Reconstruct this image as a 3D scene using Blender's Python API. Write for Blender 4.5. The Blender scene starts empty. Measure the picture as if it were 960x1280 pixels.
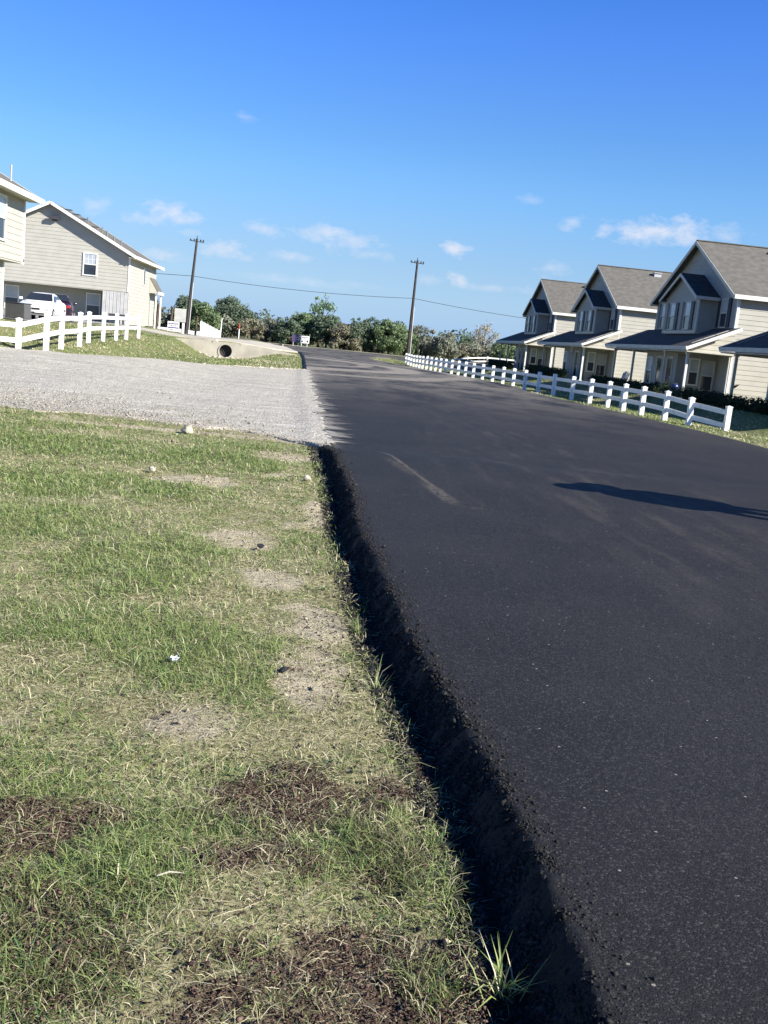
import bpy, bmesh, math, random
import numpy as np
from mathutils import Vector, Matrix

S = bpy.context.scene
R = math.radians

# ------------------------------------------------------------------ camera
F_PX = 1250.0; CAM_H = 1.55; ROLL = R(5.7); PITCH = R(9.602); YAW = R(-4.803)
cd = bpy.data.cameras.new('camera'); cam = bpy.data.objects.new('camera', cd)
S.collection.objects.link(cam); S.camera = cam
cd.sensor_fit = 'VERTICAL'; cd.sensor_height = 36.0; cd.lens = 36.0 * F_PX / 1280.0
cd.clip_start = 0.05; cd.clip_end = 9000
# the road runs along +Y, the camera looks slightly right of it
rz = Matrix.Rotation(YAW, 4, 'Z'); rx = Matrix.Rotation(R(90) - PITCH, 4, 'X'); rr = Matrix.Rotation(ROLL, 4, 'Z')
cam.matrix_world = Matrix.Translation((0, 0, CAM_H)) @ rz @ rx @ rr

# ------------------------------------------------------------------ sun and sky
SUN_AZ, SUN_EL = R(122.2), R(29.4)
sd = bpy.data.lights.new('sun', 'SUN'); sun = bpy.data.objects.new('sun', sd); S.collection.objects.link(sun)
sd.energy = 5.0; sd.angle = R(0.53); sd.color = (1.0, 0.95, 0.86)
sdir = Vector((math.sin(SUN_AZ) * math.cos(SUN_EL), math.cos(SUN_AZ) * math.cos(SUN_EL), math.sin(SUN_EL)))
sun.rotation_euler = sdir.to_track_quat('Z', 'Y').to_euler()
S.view_settings.view_transform = 'Standard'; S.view_settings.look = 'None'
S.view_settings.exposure = 1.10; S.view_settings.gamma = 1.0; S.view_settings.use_curve_mapping = False

W = bpy.data.worlds.new('World'); S.world = W; W.use_nodes = True
nt = W.node_tree; N = nt.nodes; L = nt.links; N.clear()
def nd(t, **k):
    n = N.new(t)
    for a, b in k.items(): setattr(n, a, b)
    return n
def mth(op, a, b=None, c=None, clamp=False):
    n = N.new('ShaderNodeMath'); n.operation = op; n.use_clamp = clamp
    for i, v in enumerate((a, b, c)):
        if v is None: continue
        if isinstance(v, (int, float)): n.inputs[i].default_value = v
        else: L.new(v, n.inputs[i])
    return n.outputs[0]
sky = nd('ShaderNodeTexSky'); sky.sky_type = 'NISHITA'; sky.sun_disc = False
sky.sun_elevation = SUN_EL; sky.sun_rotation = SUN_AZ
sky.altitude = 0; sky.air_density = 1.0; sky.dust_density = 0.0; sky.ozone_density = 4.0
hs = nd('ShaderNodeHueSaturation'); hs.inputs['Saturation'].default_value = 1.32; hs.inputs['Hue'].default_value = 0.515; hs.inputs['Value'].default_value = .92
L.new(sky.outputs[0], hs.inputs['Color'])
tc = nd('ShaderNodeTexCoord'); sx = nd('ShaderNodeSeparateXYZ'); L.new(tc.outputs['Generated'], sx.inputs[0])
az = mth('ARCTAN2', sx.outputs[0], sx.outputs[1]); el = mth('ARCSINE', sx.outputs[2])
ns = nd('ShaderNodeTexNoise'); ns.inputs['Scale'].default_value = 52; ns.inputs['Detail'].default_value = 6; ns.inputs['Roughness'].default_value = .62
mp = nd('ShaderNodeMapping'); mp.inputs['Scale'].default_value = (1, 1, 1.9); L.new(tc.outputs['Generated'], mp.inputs[0]); L.new(mp.outputs[0], ns.inputs['Vector'])
nz = mth('MULTIPLY_ADD', ns.outputs['Fac'], 3.0, -1.5)
CL = [(-0.1452,0.0975,0.024,0.0088,1),(-0.2141,0.0968,0.014,0.0064,.5),(-0.1779,0.0935,0.0144,0.0048,.7),(-0.0908,0.0714,0.022,0.0064,.85),(-0.1502,0.0596,0.018,0.0048,.6),(-0.0584,0.0958,0.0144,0.0064,.6),(-0.0007,0.0975,0.032,0.008,.8),(0.0269,0.0929,0.024,0.0072,.6),(-0.0295,0.0713,0.02,0.0048,.6),(0.0474,0.0822,0.032,0.004,.5),(0.1256,0.0949,0.0152,0.0056,1),(0.1343,0.0663,0.0085,0.0062,.9),(0.1041,0.0634,0.012,0.004,.4),(0.222,0.084,0.016,0.0064,.6),(0.2354,0.1279,0.0104,0.0062,.7),(0.314,0.125,0.046,0.0095,1),(0.335,0.1307,0.02,0.009,.9),(0.3748,0.1275,0.016,0.0072,.6),(0.1952,0.1459,0.0104,0.0032,.3),(-0.0863,0.1928,0.0112,0.0036,.4),(-0.1257,0.0845,0.012,0.0032,.4),(0.17,0.062,0.03,0.003,.4),(-0.02,0.05,0.06,0.004,.3)]
acc = None
for a0, e0, w_, h_, s_ in CL:
    w_ *= 1.3; h_ *= 1.45
    u = mth('MULTIPLY', mth('SUBTRACT', az, a0), 1 / w_); v = mth('MULTIPLY', mth('SUBTRACT', el, e0), 1 / h_)
    dd = mth('SQRT', mth('ADD', mth('MULTIPLY', u, u), mth('MULTIPLY', v, v)))
    m = mth('MULTIPLY', mth('ADD', mth('SUBTRACT', .95, dd), nz), s_ * .85, clamp=True)
    acc = m if acc is None else mth('MAXIMUM', acc, m)
acc = mth('MULTIPLY', mth('SMOOTH_MIN', acc, 1.0, .3), .72)
# pale blue air towards the horizon
hzm = nd('ShaderNodeMix'); hzm.data_type = 'RGBA'; L.new(mth('POWER', 2.718, mth('MULTIPLY', mth('ABSOLUTE', el), -9.0)), hzm.inputs['Factor'])
L.new(hs.outputs[0], hzm.inputs['A']); hzm.inputs['B'].default_value = (2.7, 4.0, 5.9, 1)
rp_ = nd('ShaderNodeValToRGB'); L.new(mth('MULTIPLY', el, 1 / .8, clamp=True), rp_.inputs[0]); rp_.color_ramp.interpolation = 'EASE'
stops = ((.06, (.78, .83, .90)), (.17, (.87, 1.03, 1.08)), (.30, (1.02, 1.11, 1.34)), (.62, (.86, .82, .78)))
rp_.color_ramp.elements[0].position = stops[0][0] / .8; rp_.color_ramp.elements[1].position = stops[3][0] / .8
for s_ in stops[1:3]: rp_.color_ramp.elements.new(s_[0] / .8)
for e_, s_ in zip(rp_.color_ramp.elements, stops): e_.color = (*[c_ / 1.5 for c_ in s_[1]], 1)
ml = nd('ShaderNodeMix'); ml.data_type = 'RGBA'; ml.blend_type = 'MULTIPLY'; ml.inputs['Factor'].default_value = 1; L.new(hzm.outputs['Result'], ml.inputs['A']); L.new(rp_.outputs[0], ml.inputs['B'])
m2 = nd('ShaderNodeVectorMath'); m2.operation = 'SCALE'; m2.inputs['Scale'].default_value = 1.5; L.new(ml.outputs['Result'], m2.inputs[0])
mx = nd('ShaderNodeMix'); mx.data_type = 'RGBA'; L.new(acc, mx.inputs['Factor']); L.new(m2.outputs[0], mx.inputs['A'])
mx.inputs['B'].default_value = (5.3, 5.3, 5.75, 1)
bg = nd('ShaderNodeBackground'); bg.inputs['Strength'].default_value = 0.078; L.new(mx.outputs['Result'], bg.inputs['Color'])
wo = nd('ShaderNodeOutputWorld'); L.new(bg.outputs[0], wo.inputs['Surface'])

# ------------------------------------------------------------------ materials
def mat(name, color, rough=.7, color2=None, scale=6., detail=5., bump=0., bscale=40., metal=0., spec=.5, lo=.35, hi=.65, coord='Object'):
    m = bpy.data.materials.new(name); m.use_nodes = True
    t = m.node_tree; b = t.nodes['Principled BSDF']
    b.inputs['Base Color'].default_value = (*color, 1); b.inputs['Roughness'].default_value = rough
    b.inputs['Metallic'].default_value = metal; b.inputs['Specular IOR Level'].default_value = spec
    if coord == 'World':
        g = t.nodes.new('ShaderNodeNewGeometry'); vec = g.outputs['Position']
    else:
        g = t.nodes.new('ShaderNodeTexCoord'); vec = g.outputs['Object']
    c2 = color2 or tuple(c * .86 for c in color)
    n = t.nodes.new('ShaderNodeTexNoise'); n.inputs['Scale'].default_value = scale; n.inputs['Detail'].default_value = detail
    t.links.new(vec, n.inputs['Vector'])
    r = t.nodes.new('ShaderNodeValToRGB'); r.color_ramp.elements[0].position = lo; r.color_ramp.elements[1].position = hi
    r.color_ramp.elements[0].color = (*color, 1); r.color_ramp.elements[1].color = (*c2, 1)
    t.links.new(n.outputs['Fac'], r.inputs[0]); t.links.new(r.outputs[0], b.inputs['Base Color'])
    if bump:
        n2 = t.nodes.new('ShaderNodeTexNoise'); n2.inputs['Scale'].default_value = bscale; n2.inputs['Detail'].default_value = 4
        t.links.new(vec, n2.inputs['Vector'])
        bp = t.nodes.new('ShaderNodeBump'); bp.inputs['Strength'].default_value = bump; bp.inputs['Distance'].default_value = .01
        t.links.new(n2.outputs['Fac'], bp.inputs['Height']); t.links.new(bp.outputs[0], b.inputs['Normal'])
    return m
class NT:
    """small helper for hand built node trees"""
    def __init__(s, name):
        s.m = bpy.data.materials.new(name); s.m.use_nodes = True; s.t = s.m.node_tree; s.b = s.t.nodes['Principled BSDF']
        s.geo = s.t.nodes.new('ShaderNodeNewGeometry'); s.pos = s.geo.outputs['Position']; s._sep = None
    def put(s, n, i, v):
        if v is None: return
        if hasattr(v, 'is_output') or isinstance(v, bpy.types.NodeSocket): s.t.links.new(v, n.inputs[i])
        else: n.inputs[i].default_value = v
    def xyz(s):
        if s._sep is None:
            s._sep = s.t.nodes.new('ShaderNodeSeparateXYZ'); s.t.links.new(s.pos, s._sep.inputs[0])
        return s._sep.outputs
    def math(s, op, a, b=None, c=None, clamp=False):
        n = s.t.nodes.new('ShaderNodeMath'); n.operation = op; n.use_clamp = clamp
        s.put(n, 0, a); s.put(n, 1, b); s.put(n, 2, c); return n.outputs[0]
    def noise(s, scale, detail=5, rough=.55, sc=None, off=None):
        n = s.t.nodes.new('ShaderNodeTexNoise'); n.inputs['Scale'].default_value = scale; n.inputs['Detail'].default_value = detail; n.inputs['Roughness'].default_value = rough
        v = s.pos
        if sc or off:
            mm = s.t.nodes.new('ShaderNodeMapping'); s.t.links.new(v, mm.inputs[0]); mm.inputs['Scale'].default_value = sc or (1, 1, 1); mm.inputs['Location'].default_value = off or (0, 0, 0); v = mm.outputs[0]
        s.t.links.new(v, n.inputs['Vector']); return n.outputs['Fac']
    def vor(s, scale, out='Color', feature='F1'):
        n = s.t.nodes.new('ShaderNodeTexVoronoi'); n.feature = feature; n.inputs['Scale'].default_value = scale; s.t.links.new(s.pos, n.inputs['Vector']); return n.outputs[out]
    def step(s, v, a, b):
        n = s.t.nodes.new('ShaderNodeMapRange'); n.interpolation_type = 'SMOOTHSTEP'; s.put(n, 0, v); n.inputs[1].default_value = a; n.inputs[2].default_value = b; return n.outputs[0]
    def mix(s, f, a, b, mode='MIX'):
        n = s.t.nodes.new('ShaderNodeMix'); n.data_type = 'RGBA'; n.blend_type = mode
        s.put(n, 'Factor', f)
        for k, v in (('A', a), ('B', b)):
            if isinstance(v, tuple): n.inputs[k].default_value = (*v, 1)
            else: s.t.links.new(v, n.inputs[k])
        return n.outputs['Result']
    def attr(s, name):
        n = s.t.nodes.new('ShaderNodeAttribute'); n.attribute_name = name; return n.outputs['Fac']
    def bump(s, h, strength, dist, prev=None):
        n = s.t.nodes.new('ShaderNodeBump'); n.inputs['Strength'].default_value = strength; n.inputs['Distance'].default_value = dist
        s.t.links.new(h, n.inputs['Height'])
        if prev is not None: s.t.links.new(prev, n.inputs['Normal'])
        return n.outputs[0]
    def color(s, v): s.put(s.b, 'Base Color', v if not isinstance(v, tuple) else (*v, 1))
    def fin(s, rough=.9, spec=.3, normal=None):
        s.put(s.b, 'Roughness', rough); s.put(s.b, 'Specular IOR Level', spec)
        if normal is not None: s.t.links.new(normal, s.b.inputs['Normal'])
        return s.m

M = {}
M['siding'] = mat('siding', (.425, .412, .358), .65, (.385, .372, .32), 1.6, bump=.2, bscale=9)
M['siding_shaded'] = mat('siding_shaded', (.33, .325, .29), .65, (.30, .295, .265), 1.6, bump=.2, bscale=9)  # darker siding copy, shade of the unlit walls put into the colour
M['trim'] = mat('trim', (.78, .77, .73), .5, (.70, .69, .64), 2.5)
M['trim_shaded'] = mat('trim_shaded', (.55, .53, .46), .6, (.48, .46, .40), 2.5)  # darker copy of trim with shade painted into its colour
M['vinyl'] = mat('vinyl', (.85, .85, .85), .4, (.66, .65, .60), 5., 7, lo=.5, hi=.78)
M['soffit'] = mat('soffit', (.50, .47, .40), .7)
M['brown'] = mat('brown', (.12, .095, .075), .6)
M['shingle_tan'] = mat('shingle_tan', (.140, .131, .114), .95, (.098, .092, .080), 2.6, 9, .5, 14)
M['shingle_dark'] = mat('shingle_dark', (.062, .060, .060), .93, (.038, .037, .037), 3., 8, .5, 14)
M['shutter'] = mat('shutter', (.022, .026, .045), .5)
M['glass'] = mat('glass', (.020, .026, .034), .06, (.03, .035, .045), 1.5, spec=.9)
M['pane_pale'] = mat('pane_pale', (.42, .45, .47), .25, (.34, .38, .42), 1.2, spec=.8)  # paler glossy colour for the upper panes
M['concrete'] = mat('concrete', (.50, .46, .38), .9, (.36, .33, .27), 1.1, 8, .4, 25)
M['conc_grey'] = mat('conc_grey', (.34, .335, .32), .9, (.25, .25, .24), .5, 8, .4, 25)
M['dark_hole'] = mat('dark_hole', (.06, .055, .05), .95)
M['metal_grey'] = mat('metal_grey', (.20, .20, .20), .55, metal=.3)
M['metal_dark'] = mat('metal_dark', (.05, .05, .055), .5)
M['metal_light'] = mat('metal_light', (.55, .55, .53), .45, metal=.4)
M['pole_wood'] = mat('pole_wood', (.060, .048, .042), .9, (.035, .03, .03), 3., 6, .5, 12)
M['wood_brown'] = mat('wood_brown', (.10, .065, .045), .85, (.06, .04, .03), 6, 6, .5, 20)
M['panel_grey'] = mat('panel_grey', (.50, .50, .49), .7, (.40, .40, .39), 2)
M['car_white'] = mat('car_white', (.80, .80, .80), .18, (.76, .76, .76), 1, spec=.6)
M['car_dark'] = mat('car_dark', (.030, .014, .032), .15, (.025, .012, .028), 1, spec=.7)
M['rubber'] = mat('rubber', (.02, .02, .02), .8)
M['tail_red'] = mat('tail_red', (.45, .03, .03), .2)
M['lamp_clear'] = mat('lamp_clear', (.55, .58, .60), .1, spec=.8)
M['sign_blue'] = mat('sign_blue', (.085, .075, .22), .5)
M['sign_purple'] = mat('sign_purple', (.07, .055, .14), .6)
M['black'] = mat('black', (.015, .015, .018), .6)
M['red'] = mat('red', (.50, .06, .04), .6)
M['blue_glass'] = mat('blue_glass', (.03, .05, .16), .15)
M['rock'] = mat('rock', (.46, .43, .34), .95, (.30, .27, .21), 14, 6, .6, 30)
M['paper'] = mat('paper', (.72, .74, .86), .5, (.5, .52, .66), 40)
M['wire'] = mat('wire', (.03, .03, .035), .6)
M['bark'] = mat('bark', (.12, .095, .07), .95, (.07, .055, .045), 4, 6, .6, 10)
M['skin'] = mat('skin', (.42, .24, .17), .55); M['hair'] = mat('hair', (.02, .014, .01), .6)
M['shirt'] = mat('shirt', (.12, .16, .25), .85); M['denim'] = mat('denim', (.05, .07, .13), .85); M['shoe'] = mat('shoe', (.03, .03, .03), .6)

def leafmat(name, c1, c2, c3):
    n = NT(name); ri = n.geo.outputs['Random Per Island']
    a = n.mix(n.step(ri, .0, .55), c1, c2); a = n.mix(n.step(ri, .72, 1.0), a, c3)
    n.color(a); m = n.fin(.75, .25)
    n.b.inputs['Transmission Weight'].default_value = 0
    # thin leaves let some light through
    t = n.t; tr = t.nodes.new('ShaderNodeBsdfTranslucent'); t.links.new(a, tr.inputs['Color'])
    ms = t.nodes.new('ShaderNodeMixShader'); ms.inputs[0].default_value = .22
    o = t.nodes['Material Output']; t.links.new(n.b.outputs[0], ms.inputs[1]); t.links.new(tr.outputs[0], ms.inputs[2]); t.links.new(ms.outputs[0], o.inputs['Surface'])
    return m
M['lf_dark'] = leafmat('leaf_dark', (0.085, 0.123, 0.083), (0.116, 0.160, 0.101), (0.165, 0.201, 0.130))  # treeline leaf colours lightened and greyed, distance haze put into them
M['lf_mid'] = leafmat('leaf_mid', (0.109, 0.159, 0.078), (0.155, 0.217, 0.104), (0.228, 0.278, 0.152))
M['lf_light'] = leafmat('leaf_light', (0.129, 0.216, 0.116), (0.189, 0.289, 0.151), (0.264, 0.365, 0.214))
M['lf_grey'] = leafmat('leaf_grey', (0.169, 0.188, 0.143), (0.228, 0.241, 0.184), (0.302, 0.302, 0.240))
M['lf_brown'] = leafmat('leaf_brown', (0.189, 0.177, 0.124), (0.236, 0.218, 0.153), (0.260, 0.271, 0.177))
M['lf_pale'] = leafmat('leaf_pale', (0.329, 0.316, 0.229), (0.419, 0.393, 0.293), (0.509, 0.484, 0.358))
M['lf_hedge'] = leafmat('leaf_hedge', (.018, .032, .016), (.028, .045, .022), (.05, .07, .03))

# ------------------------------------------------------------------ object helpers
C = S.collection
class MB:
    def __init__(s): s.v = []; s.f = []
    def add(s, vs, fs):
        o = len(s.v); s.v += [tuple(v) for v in vs]; s.f += [tuple(i + o for i in f) for f in fs]; return s
    def box(s, x0, x1, y0, y1, z0, z1):
        return s.add([(x0,y0,z0),(x1,y0,z0),(x1,y1,z0),(x0,y1,z0),(x0,y0,z1),(x1,y0,z1),(x1,y1,z1),(x0,y1,z1)],
                     [(0,3,2,1),(4,5,6,7),(0,1,5,4),(1,2,6,5),(2,3,7,6),(3,0,4,7)])
    def bar(s, a, b, w, h=None, up=(0, 0, 1)):
        a = Vector(a); b = Vector(b); h = w if h is None else h; d = (b - a).normalized(); up = Vector(up)
        r = d.cross(up)
        if r.length < 1e-4: r = d.cross(Vector((1, 0, 0)))
        r.normalize(); u = r.cross(d).normalized()
        vs = [p + r * (i * w / 2) + u * (j * h / 2) for p in (a, b) for i, j in ((-1,-1),(1,-1),(1,1),(-1,1))]
        return s.add(vs, [(0,1,2,3),(7,6,5,4),(0,4,5,1),(1,5,6,2),(2,6,7,3),(3,7,4,0)])
    def tube(s, pts, rad, n=10, cap=True):
        pts = [Vector(p) for p in pts]; rad = rad if isinstance(rad, (list, tuple)) else [rad] * len(pts)
        vs = []; fs = []; pr = None
        for i, p in enumerate(pts):
            d = (pts[min(i + 1, len(pts) - 1)] - pts[max(i - 1, 0)]).normalized()
            ref = Vector((0, 0, 1)) if abs(d.z) < .9 else Vector((1, 0, 0))
            if pr is None: pr = d.cross(ref).normalized()
            else: pr = (pr - d * pr.dot(d)).normalized()
            q = d.cross(pr)
            for k in range(n):
                a = 2 * math.pi * k / n; vs.append(p + (pr * math.cos(a) + q * math.sin(a)) * rad[i])
        for i in range(len(pts) - 1):
            for k in range(n):
                k2 = (k + 1) % n; fs.append((i*n+k, i*n+k2, (i+1)*n+k2, (i+1)*n+k))
        if cap: fs.append(tuple(range(n - 1, -1, -1))); fs.append(tuple((len(pts) - 1) * n + k for k in range(n)))
        return s.add(vs, fs)
    def prism(s, poly, a, b):
        """poly: list of 3D points; extruded by vector b-a"""
        d = Vector(b) - Vector(a); n = len(poly); vs = [Vector(p) for p in poly] + [Vector(p) + d for p in poly]
        return s.add(vs, [tuple(range(n)), tuple(range(2*n-1, n-1, -1))] + [(i, i+n, (i+1) % n + n, (i+1) % n) for i in range(n)])
    def build(s, name, m, parent=None, smooth=False, bevel=0):
        me = bpy.data.meshes.new(name); me.from_pydata(s.v, [], s.f); me.materials.append(m)
        bm = bmesh.new(); bm.from_mesh(me); bmesh.ops.recalc_face_normals(bm, faces=bm.faces); bm.to_mesh(me); bm.free()
        if smooth: me.shade_smooth()
        o = bpy.data.objects.new(name, me); C.objects.link(o)
        if parent: o.parent = parent
        if bevel:
            b = o.modifiers.new('bevel', 'BEVEL'); b.width = bevel; b.segments = 2; b.limit_method = 'ANGLE'
        return o
def tag(o, label=None, cat=None, group=None, kind=None):
    for k, v in (('label', label), ('category', cat), ('group', group), ('kind', kind)):
        if v: o[k] = v
    return o
def thing(name, label, cat, loc=(0, 0, 0), rot=0, group=None):
    o = bpy.data.objects.new(name, None); C.objects.link(o); o.location = loc; o.rotation_euler = (0, 0, rot)
    o.empty_display_size = .3
    return tag(o, label, cat, group)
def copy_tree(o, parent=None):
    c = o.copy(); C.objects.link(c); c.parent = parent
    for ch in list(o.children): copy_tree(ch, c)
    return c
def fast_mesh(name, V, Fidx, nper, m, attrs=None):
    """V (n,3) array, Fidx flat indices, nper verts per face (array or int)"""
    me = bpy.data.meshes.new(name); V = np.asarray(V, np.float32); Fidx = np.asarray(Fidx, np.int32)
    nf = len(Fidx) // nper if isinstance(nper, int) else len(nper)
    tot = np.full(nf, nper, np.int32) if isinstance(nper, int) else np.asarray(nper, np.int32)
    me.vertices.add(len(V)); me.vertices.foreach_set('co', V.ravel())
    me.loops.add(len(Fidx)); me.loops.foreach_set('vertex_index', Fidx)
    me.polygons.add(nf); st = np.concatenate([[0], np.cumsum(tot)[:-1]]).astype(np.int32)
    me.polygons.foreach_set('loop_start', st); me.polygons.foreach_set('loop_total', tot)
    me.update(calc_edges=True); me.materials.append(m)
    for k, a in (attrs or {}).items():
        at = me.attributes.new(k, 'FLOAT', 'POINT'); at.data.foreach_set('value', np.asarray(a, np.float32))
    o = bpy.data.objects.new(name, me); C.objects.link(o); return o
def vnoise(X, Y, sc, seed=0):
    X = np.asarray(X, float) / sc + seed * 17.3; Y = np.asarray(Y, float) / sc + seed * 9.1
    xi = np.floor(X).astype(np.int64); yi = np.floor(Y).astype(np.int64); fx = X - xi; fy = Y - yi
    fx = fx*fx*(3-2*fx); fy = fy*fy*(3-2*fy)
    def hsh(a, b):
        n = (a * 374761393 + b * 668265263 + seed * 1442695) & 0x7fffffff
        n = ((n ^ (n >> 13)) * 1274126177) & 0x7fffffff
        return ((n ^ (n >> 16)) & 0xffff) / 65535.0
    return (hsh(xi,yi)*(1-fx)+hsh(xi+1,yi)*fx)*(1-fy) + (hsh(xi,yi+1)*(1-fx)+hsh(xi+1,yi+1)*fx)*fy
def fbm(X, Y, sc, seed=0, o=4):
    r = 0; a = .5; t = 0
    for i in range(o): r = r + a * vnoise(X, Y, sc / 2**i, seed + i); t += a; a *= .5
    return r / t

# ------------------------------------------------------------------ terrain, road, gravel

def sm(a, b, x):
    t = np.clip((x - a) / (b - a), 0.0, 1.0)
    return t * t * (3 - 2 * t)
LE = np.array([(-6,.78),(1.97,.74),(2.64,.74),(3.9,.67),(5.34,.55),(7.64,.47),(10.84,.39),(13.6,.27),(20.3,.12),(35.7,-.16),(67.7,-.68),(81,-1.15),(96,-2.2),(102,-6.)])
RE = np.array([(-6,10.6),(21.5,10.4),(26,10.5),(31,10.25),(39,9.75),(53,8.85),(61,7.4),(68,5.9),(83,4.4),(95,5.2),(99,7.5)])
GF = np.array([(-60,27.),(-12,28.6),(-9,30.4),(-8.2,31.),(-7.1,31.9),(-5.3,35.6),(-3,40.6),(-.4,44.),(0.3,44.2)])   # far gravel edge, x -> y
GN = np.array([(-60,18.5),(-8,17.5),(-4.7,15.9),(-2.3,15.6),(-1,15.1),(.2,14.0),(1,13.9)])   # near gravel edge
FL = np.array([(26,-7.6),(31,-8.1),(35,-8.5),(40,-9.0),(47,-9.6),(53,-10.0),(60,-10.4)])     # left fence, y -> x
def xle(Y): return np.interp(Y, LE[:,0], LE[:,1])
def xre(Y): return np.interp(Y, RE[:,0], RE[:,1])
def height(X, Y):
    X = np.asarray(X, float); Y = np.asarray(Y, float)
    # left of the road
    yn = np.interp(X, GN[:,0], GN[:,1]); yf = np.interp(X, GF[:,0], GF[:,1])
    gr = .2*sm(19, 33, Y)*sm(2.5, 7.5, -X)
    xf = np.interp(Y, FL[:,0], FL[:,1])
    base = .2 + .3*np.clip((Y-31)/22, 0, 1)
    d = xf - X
    hi = base + (.9 - base)*sm(0, 3.5, d)
    sw = -.68*sm(45, 70, Y)
    t = np.clip((X - xf)/np.maximum(-6.9 - xf, .5), 0, 1)
    lo = base*(1-t*t*(3-2*t)) + sw*(t*t*(3-2*t))
    r = sm(-5.4, -2.2, X)
    lo = np.where(X > -6.9, sw*(1-r), lo)
    ditch = np.where(d > 0, hi, lo)
    past = .9 + (.5-.9)*sm(-16, -10, X)
    past = past + (.02 - past)*sm(-6.5, -1.2, X)
    past = past - .30*sm(86, 98, Y)*(1-sm(-13,-7,X))
    past = past*(1-sm(100,120,Y)) + (.0)*sm(100,120,Y)
    k = sm(72.0, 72.25, Y)*sm(-11,-10,X) + sm(66,78,Y)*(1-sm(-11,-10,X))
    ber = ditch*(1-k) + past*k
    w = sm(-.6, 1.6, Y - yf)
    L = gr*(1-w) + ber*w
    L = L*sm(17, 30, Y)
    # right of the road
    dr = X - xre(Y)
    fall = -.15*sm(.2, 1.5, dr) - .35*sm(2.6, 6.0, dr) - .2*sm(60, 110, Y)*sm(4,9,dr)
    R = fall + (.12 - fall)*sm(14.8, 18.6, X)
    R = R*(1 - sm(116, 124, Y))
    h = np.where(dr > 0, R, np.where(X < xle(Y), L, 0.0))
    return h

rng = np.random.default_rng(7)
def ell(X, Y, lst):
    r = np.zeros(np.shape(X))
    for cx, cy, ax, ay in lst:
        d = np.sqrt(((X - cx) / ax)**2 + ((Y - cy) / ay)**2)
        r = np.maximum(r, 1 - sm(.55, 1.25, d))
    return r
TAN = [(-.43,7.4,.34,.42),(.12,4.5,.20,.55),(-.25,12.7,.5,.5),(-1.1,10.1,.5,.4),(.16,5.3,.14,.45),(-.35,3.8,.22,.22),(-.2,10.9,.35,.3),(-1.5,14.6,3.,.25),(.14,9.,.12,1.0),(-.15,6.2,.2,.25)]
BRN = [(.06,3.3,.20,.22),(-.72,2.96,.30,.14),(.18,2.2,.42,.26),(-.05,2.78,.26,.09),(.36,2.8,.12,.22),(-1.2,2.4,.4,.3),(-.62,2.12,.3,.10)]
GRN = [(-2.5,9.2,1.9,.9),(-2.4,12,2.4,1.1),(-1.0,6.5,.6,1.0),(-.42,2.62,.26,.22),(-.6,2.3,.28,.22),(-.35,4.6,.45,.55),(-.9,5.0,.7,.5),(-.9,13.0,.8,.6),(-.6,11.6,.5,.7),(-2.,7.5,.9,.8),(.33,3.0,.12,.25),(.42,2.25,.12,.12)]
def zones(X, Y):
    n1 = fbm(X, Y, .55, 3); n2 = fbm(X, Y, .35, 11); n3 = fbm(X, Y, 1.1, 23)
    n5 = fbm(X, Y, .14, 33, 3)
    t = np.clip(ell(X, Y, TAN) * (-.25 + .8 * n1 + 1.3 * n5) + sm(.60, .80, n1) * 1.1 * n5, 0, 1)
    n4 = fbm(X, Y, .09, 29, 3)
    b = np.clip((ell(X, Y, BRN) * .75 + sm(4.2, 2.2, Y) * .35) * (-.35 + 1.9 * n4 + .6*n2) + sm(.55, .75, n2) * 1.1 * n4 * sm(7, 3, Y), 0, 1)
    g = np.clip(ell(X, Y, GRN) * (.5 + n3) + sm(.5, .7, n3) * .6, 0, 1)
    return sm(.2, .9, t), sm(.22, .85, b) * .9, g
def vz(X, Y):   # terrain plus small lumps
    h = height(X, Y)
    a = sm(18, 12, Y) * sm(1.0, .3, X - xle(Y)) * (X < xle(Y) + 1)
    return h + a * ((fbm(X, Y, .45, 5) - .5) * .05 + (fbm(X, Y, .11, 8) - .5) * .022) - .012 * a

xs = np.unique(np.round(np.concatenate([-np.geomspace(40, 4000, 22), np.arange(-40, -10, .75), np.arange(-10, -3, .2), np.arange(-3, 1, .045), np.arange(1, 9, 1.), np.arange(9, 30, .35), np.geomspace(30, 4000, 26)]), 4))
ys = np.unique(np.round(np.concatenate([-np.geomspace(2, 4000, 16), np.arange(-2, 1.2, .4), np.arange(1.2, 5, .045), np.arange(5, 16, .08), np.arange(16, 130, .5), np.geomspace(130, 4500, 20)]), 4))
GX, GY = np.meshgrid(xs, ys); gz = vz(GX, GY)
# a shallow bed under the asphalt so the two sheets never meet
gz = np.where((GX > xle(GY) + .05) & (GX < xre(GY) - .1) & (GY < 100) & (GY > -6), -.05, gz)
nx, ny = len(xs), len(ys)
ii = (np.arange(ny - 1)[:, None] * nx + np.arange(nx - 1)[None, :]).ravel()
Fq = np.stack([ii, ii + 1, ii + nx + 1, ii + nx], 1).ravel()
t_, b_, g_ = zones(GX, GY)
near = sm(20, 15, GY) * (GX < xle(GY) + .3)
n = NT('ground_mat')
at, ab, an = n.attr('tan'), n.attr('brn'), n.attr('nearv')
fine = n.noise(38, 6, .7); mid_ = n.noise(6, 6, .65); big = n.noise(.35, 5, .6)
thatch = n.mix(n.step(fine, .35, .65), (.15, .14, .065), (.42, .39, .22))
tan = n.mix(n.step(n.noise(55, 5, .7), .35, .65), (.30, .26, .18), (.56, .50, .36))
brn = n.mix(n.step(n.noise(70, 6, .75), .38, .62), (.035, .022, .018), (.13, .085, .065))
c = n.mix(at, thatch, tan); c = n.mix(ab, c, brn)
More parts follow.
